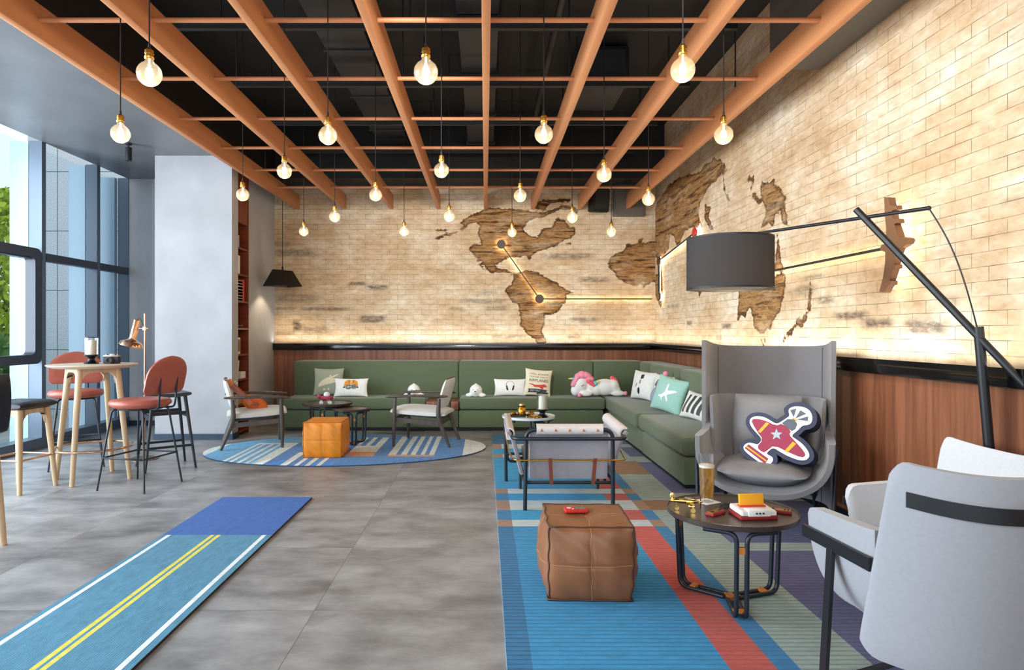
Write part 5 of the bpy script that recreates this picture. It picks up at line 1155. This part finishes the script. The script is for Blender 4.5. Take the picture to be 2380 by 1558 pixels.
b = MB(); b.box((.052, 0, .037), (.003, .006, .058), rx(.35), bev=.001); b.ell((.054, 0, .037), (.006, .005, .005)); b.build('propeller', M_gold, t)
b = MB()
for x, y in ((.022, .030), (.022, -.030), (-.035, 0)): b.lathe([(0, -.003), (.009, -.003), (.009, .003), (0, .003)], 14, T(x, y, .0095) @ rx(PI/2)); b.tube([(x, y, .01), (x, y*.8, .033)], .0022, 6)
b.build('wheel', M_gold, t)
t = thing('game_console', 'white and red retro game console with a yellow cartridge on the dark tray table', 'game console', (1.245, 3.085, FZ), D(4))
b = MB(); b.box((0, 0, .010), (.176, .135, .019), bev=.004); b.build('base', C['darkred'], t)
b = MB(); b.bar((0, -.066, .028), (0, .066, .034), .165, .024, bev=.004); b.box((0, -.045, .031), (.105, .05, .030), bev=.003); b.build('shell', C['white'], t)
b = MB(); b.box((0, .012, .044), (.125, .030, .012), bev=.002); b.build('slot_flap', C['redp'], t)
b = MB(); b.box((0, .018, .072), (.115, .018, .055), rx(-.12), bev=.002); b.build('cartridge', C['cartr'], t)
b = MB()
for x in (-.016, 0, .016): b.cyl((x, -.0702, .0315), .0045, .004, 12, .0005, rx(PI/2))
b.build('button', C['charcoal'], t)
def pad(label, loc, rot):
    t = thing('game_controller', label, 'game controller', loc, rot)
    b = MB(); b.box((0, 0, .008), (.105, .044, .016), bev=.004); b.build('body', C['darkred'], t)
    b = MB(); b.box((0, 0, .0166), (.092, .034, .0014)); b.build('face_plate', M_brass, t)
    b = MB(); b.box((-.030, 0, .018), (.018, .006, .003)); b.box((-.030, 0, .018), (.006, .018, .003)); b.cyl((.022, -.002, .017), .005, .003, 12); b.cyl((.037, -.002, .017), .005, .003, 12); b.build('button', C['black'], t)
    return t
c1 = pad('maroon and gold game controller lying left of the console', (1.083, 3.115, FZ), D(38))
dup(c1, (1.395, 3.14, FZ), D(-24), 'maroon and gold game controller lying right of the console')
b = MB(); b.tube([(1.125, 3.165, FZ+.008), (1.135, 3.22, FZ+.006), (1.17, 3.25, FZ+.012), (1.15, 3.28, FZ+.006), (1.20, 3.265, FZ+.006), (1.23, 3.21, FZ+.006), (1.245, 3.165, FZ+.012)], .0028, 6, fl=.03); b.tube([(1.155, 3.20, FZ+.006), (1.19, 3.235, FZ+.006), (1.165, 3.26, FZ+.012), (1.21, 3.28, FZ+.006)], .0028, 6, fl=.02); tag(b.build('controller_cable', C['black'], None, 60), 'black controller cable coiled behind the console', 'cable')
t = thing('handheld_game', 'red handheld game device lying on the tan leather pouf', 'handheld game', (.468, 3.43, .3695), D(2))
b = MB(); b.box((0, 0, .009), (.118, .066, .018), bev=.006, seg=3); b.build('body', C['redplastic'], t)
b = MB(); b.box((.022, .0, .0188), (.052, .044, .0012)); b.build('screen', C['lcd'], t)
b = MB(); b.box((-.034, .006, .019), (.024, .008, .003)); b.box((-.034, .006, .019), (.008, .024, .003)); b.cyl((-.016, -.016, .018), .006, .003, 12); b.build('button', C['white'], t)
# ---------------------------------------------------------------- bookcase
t = thing('bookcase', 'narrow tall mahogany bookcase set into the wall beside the grey pillar', 'bookcase', (-3.215, 8.402, 0))
for y in (-.190, .190): b = MB(); b.box((0, y, 1.73), (.29, .016, 3.46)); b.build('side_panel', M_shelf, t)
b = MB(); b.box((-.139, 0, 1.73), (.012, .364, 3.46)); b.build('back_panel', M_shelf, t)
SZ = [.06, .39, .71, 1.02, 1.35, 1.69, 2.03, 2.36, 2.69]
for z in SZ: b = MB(); b.box((.005, 0, z-.011), (.276, .364, .022)); b.build('shelf', M_shelf, t)
b = MB(); b.box((.130, 0, 3.07), (.014, .364, .76)); b.build('top_panel', M_shelf, t)
def book(label, y, z, w, h, d, col, flat=False, group='books in the narrow bookcase', name='book', cat='book'):
    t = thing(name, label, cat, (-3.09, y, z+.0005), 0, group)
    b = MB(); b.box((-d/2, 0, h/2), (d, w, h), bev=.0015, seg=1); b.build('cover', col, t)
    if name == 'book':
        b = MB()
        if flat: b.box((-d/2+.001, .001, h/2), (d-.002, w+.001, h*.72))
        else: b.box((-d/2-.003, 0, h/2+.002), (d-.004, w*.78, h))
        b.build('page', C['offwhite'], t)
book('small grey patterned box on the top open shelf of the bookcase', 8.275, 2.36, .10, .155, .14, C['greyp'], name='storage_box', cat='box', group=None)
book('white tall box file on the second shelf from the top of the bookcase', 8.285, 2.03, .13, .23, .20, C['offwhite'], name='storage_box', cat='box', group=None)
zz = 1.69
for i, (c, h, w) in enumerate((('offwhite', .035, .20), ('teal', .03, .19), ('orange', .04, .205), ('navy', .032, .19), ('cream', .045, .20), ('redp', .03, .18), ('lemon', .04, .19))):
    book('%s book in the flat stack on the third bookcase shelf, %s' % (('white', 'pale green', 'orange', 'navy', 'cream', 'red', 'yellow')[i], ('bottom of the stack', 'second from the bottom', 'third from the bottom', 'in the middle', 'third from the top', 'second from the top', 'topmost')[i]), 8.34, zz, w, h, .17, C[c], True); zz += h+.001
book('tall red book standing beside the colourful stack in the bookcase', 8.475, 1.69, .05, .275, .19, C['redplastic'])
book('thin pale book lying flat on the fourth bookcase shelf, under the red one', 8.33, 1.35, .22, .028, .17, C['cream'], True)
book('thin red book lying on top of the pale one on the fourth bookcase shelf', 8.33, 1.379, .20, .016, .16, C['redp'], True)
t = thing('framed_picture', 'small cream framed picture standing on the fifth bookcase shelf', 'picture frame', (-3.10, 8.305, 1.0205))
b = MB(); b.box((-.01, 0, .105), (.018, .17, .21), bev=.003); b.build('frame', C['cream'], t)
b = MB(); b.box((0, 0, .11), (.003, .13, .15)); b.box((.001, -.02, .14), (.003, .05, .05)); b.build('picture', C['brown'], t)
t = thing('book', 'pale book leaning at an angle on the sixth bookcase shelf', 'book', (-3.09, 8.262, .711), (-.22, 0, 0), 'books in the narrow bookcase')
b = MB(); b.box((-.09, 0, .12), (.18, .028, .235), bev=.002, seg=1); b.build('cover', C['cream'], t)
book('short white box on the sixth bookcase shelf', 8.46, .71, .16, .085, .15, C['offwhite'], name='storage_box', cat='box', group=None)
book('small gold box on the bottom bookcase shelf', 8.33, .39, .13, .09, .13, C['khaki'], name='storage_box', cat='box', group=None)
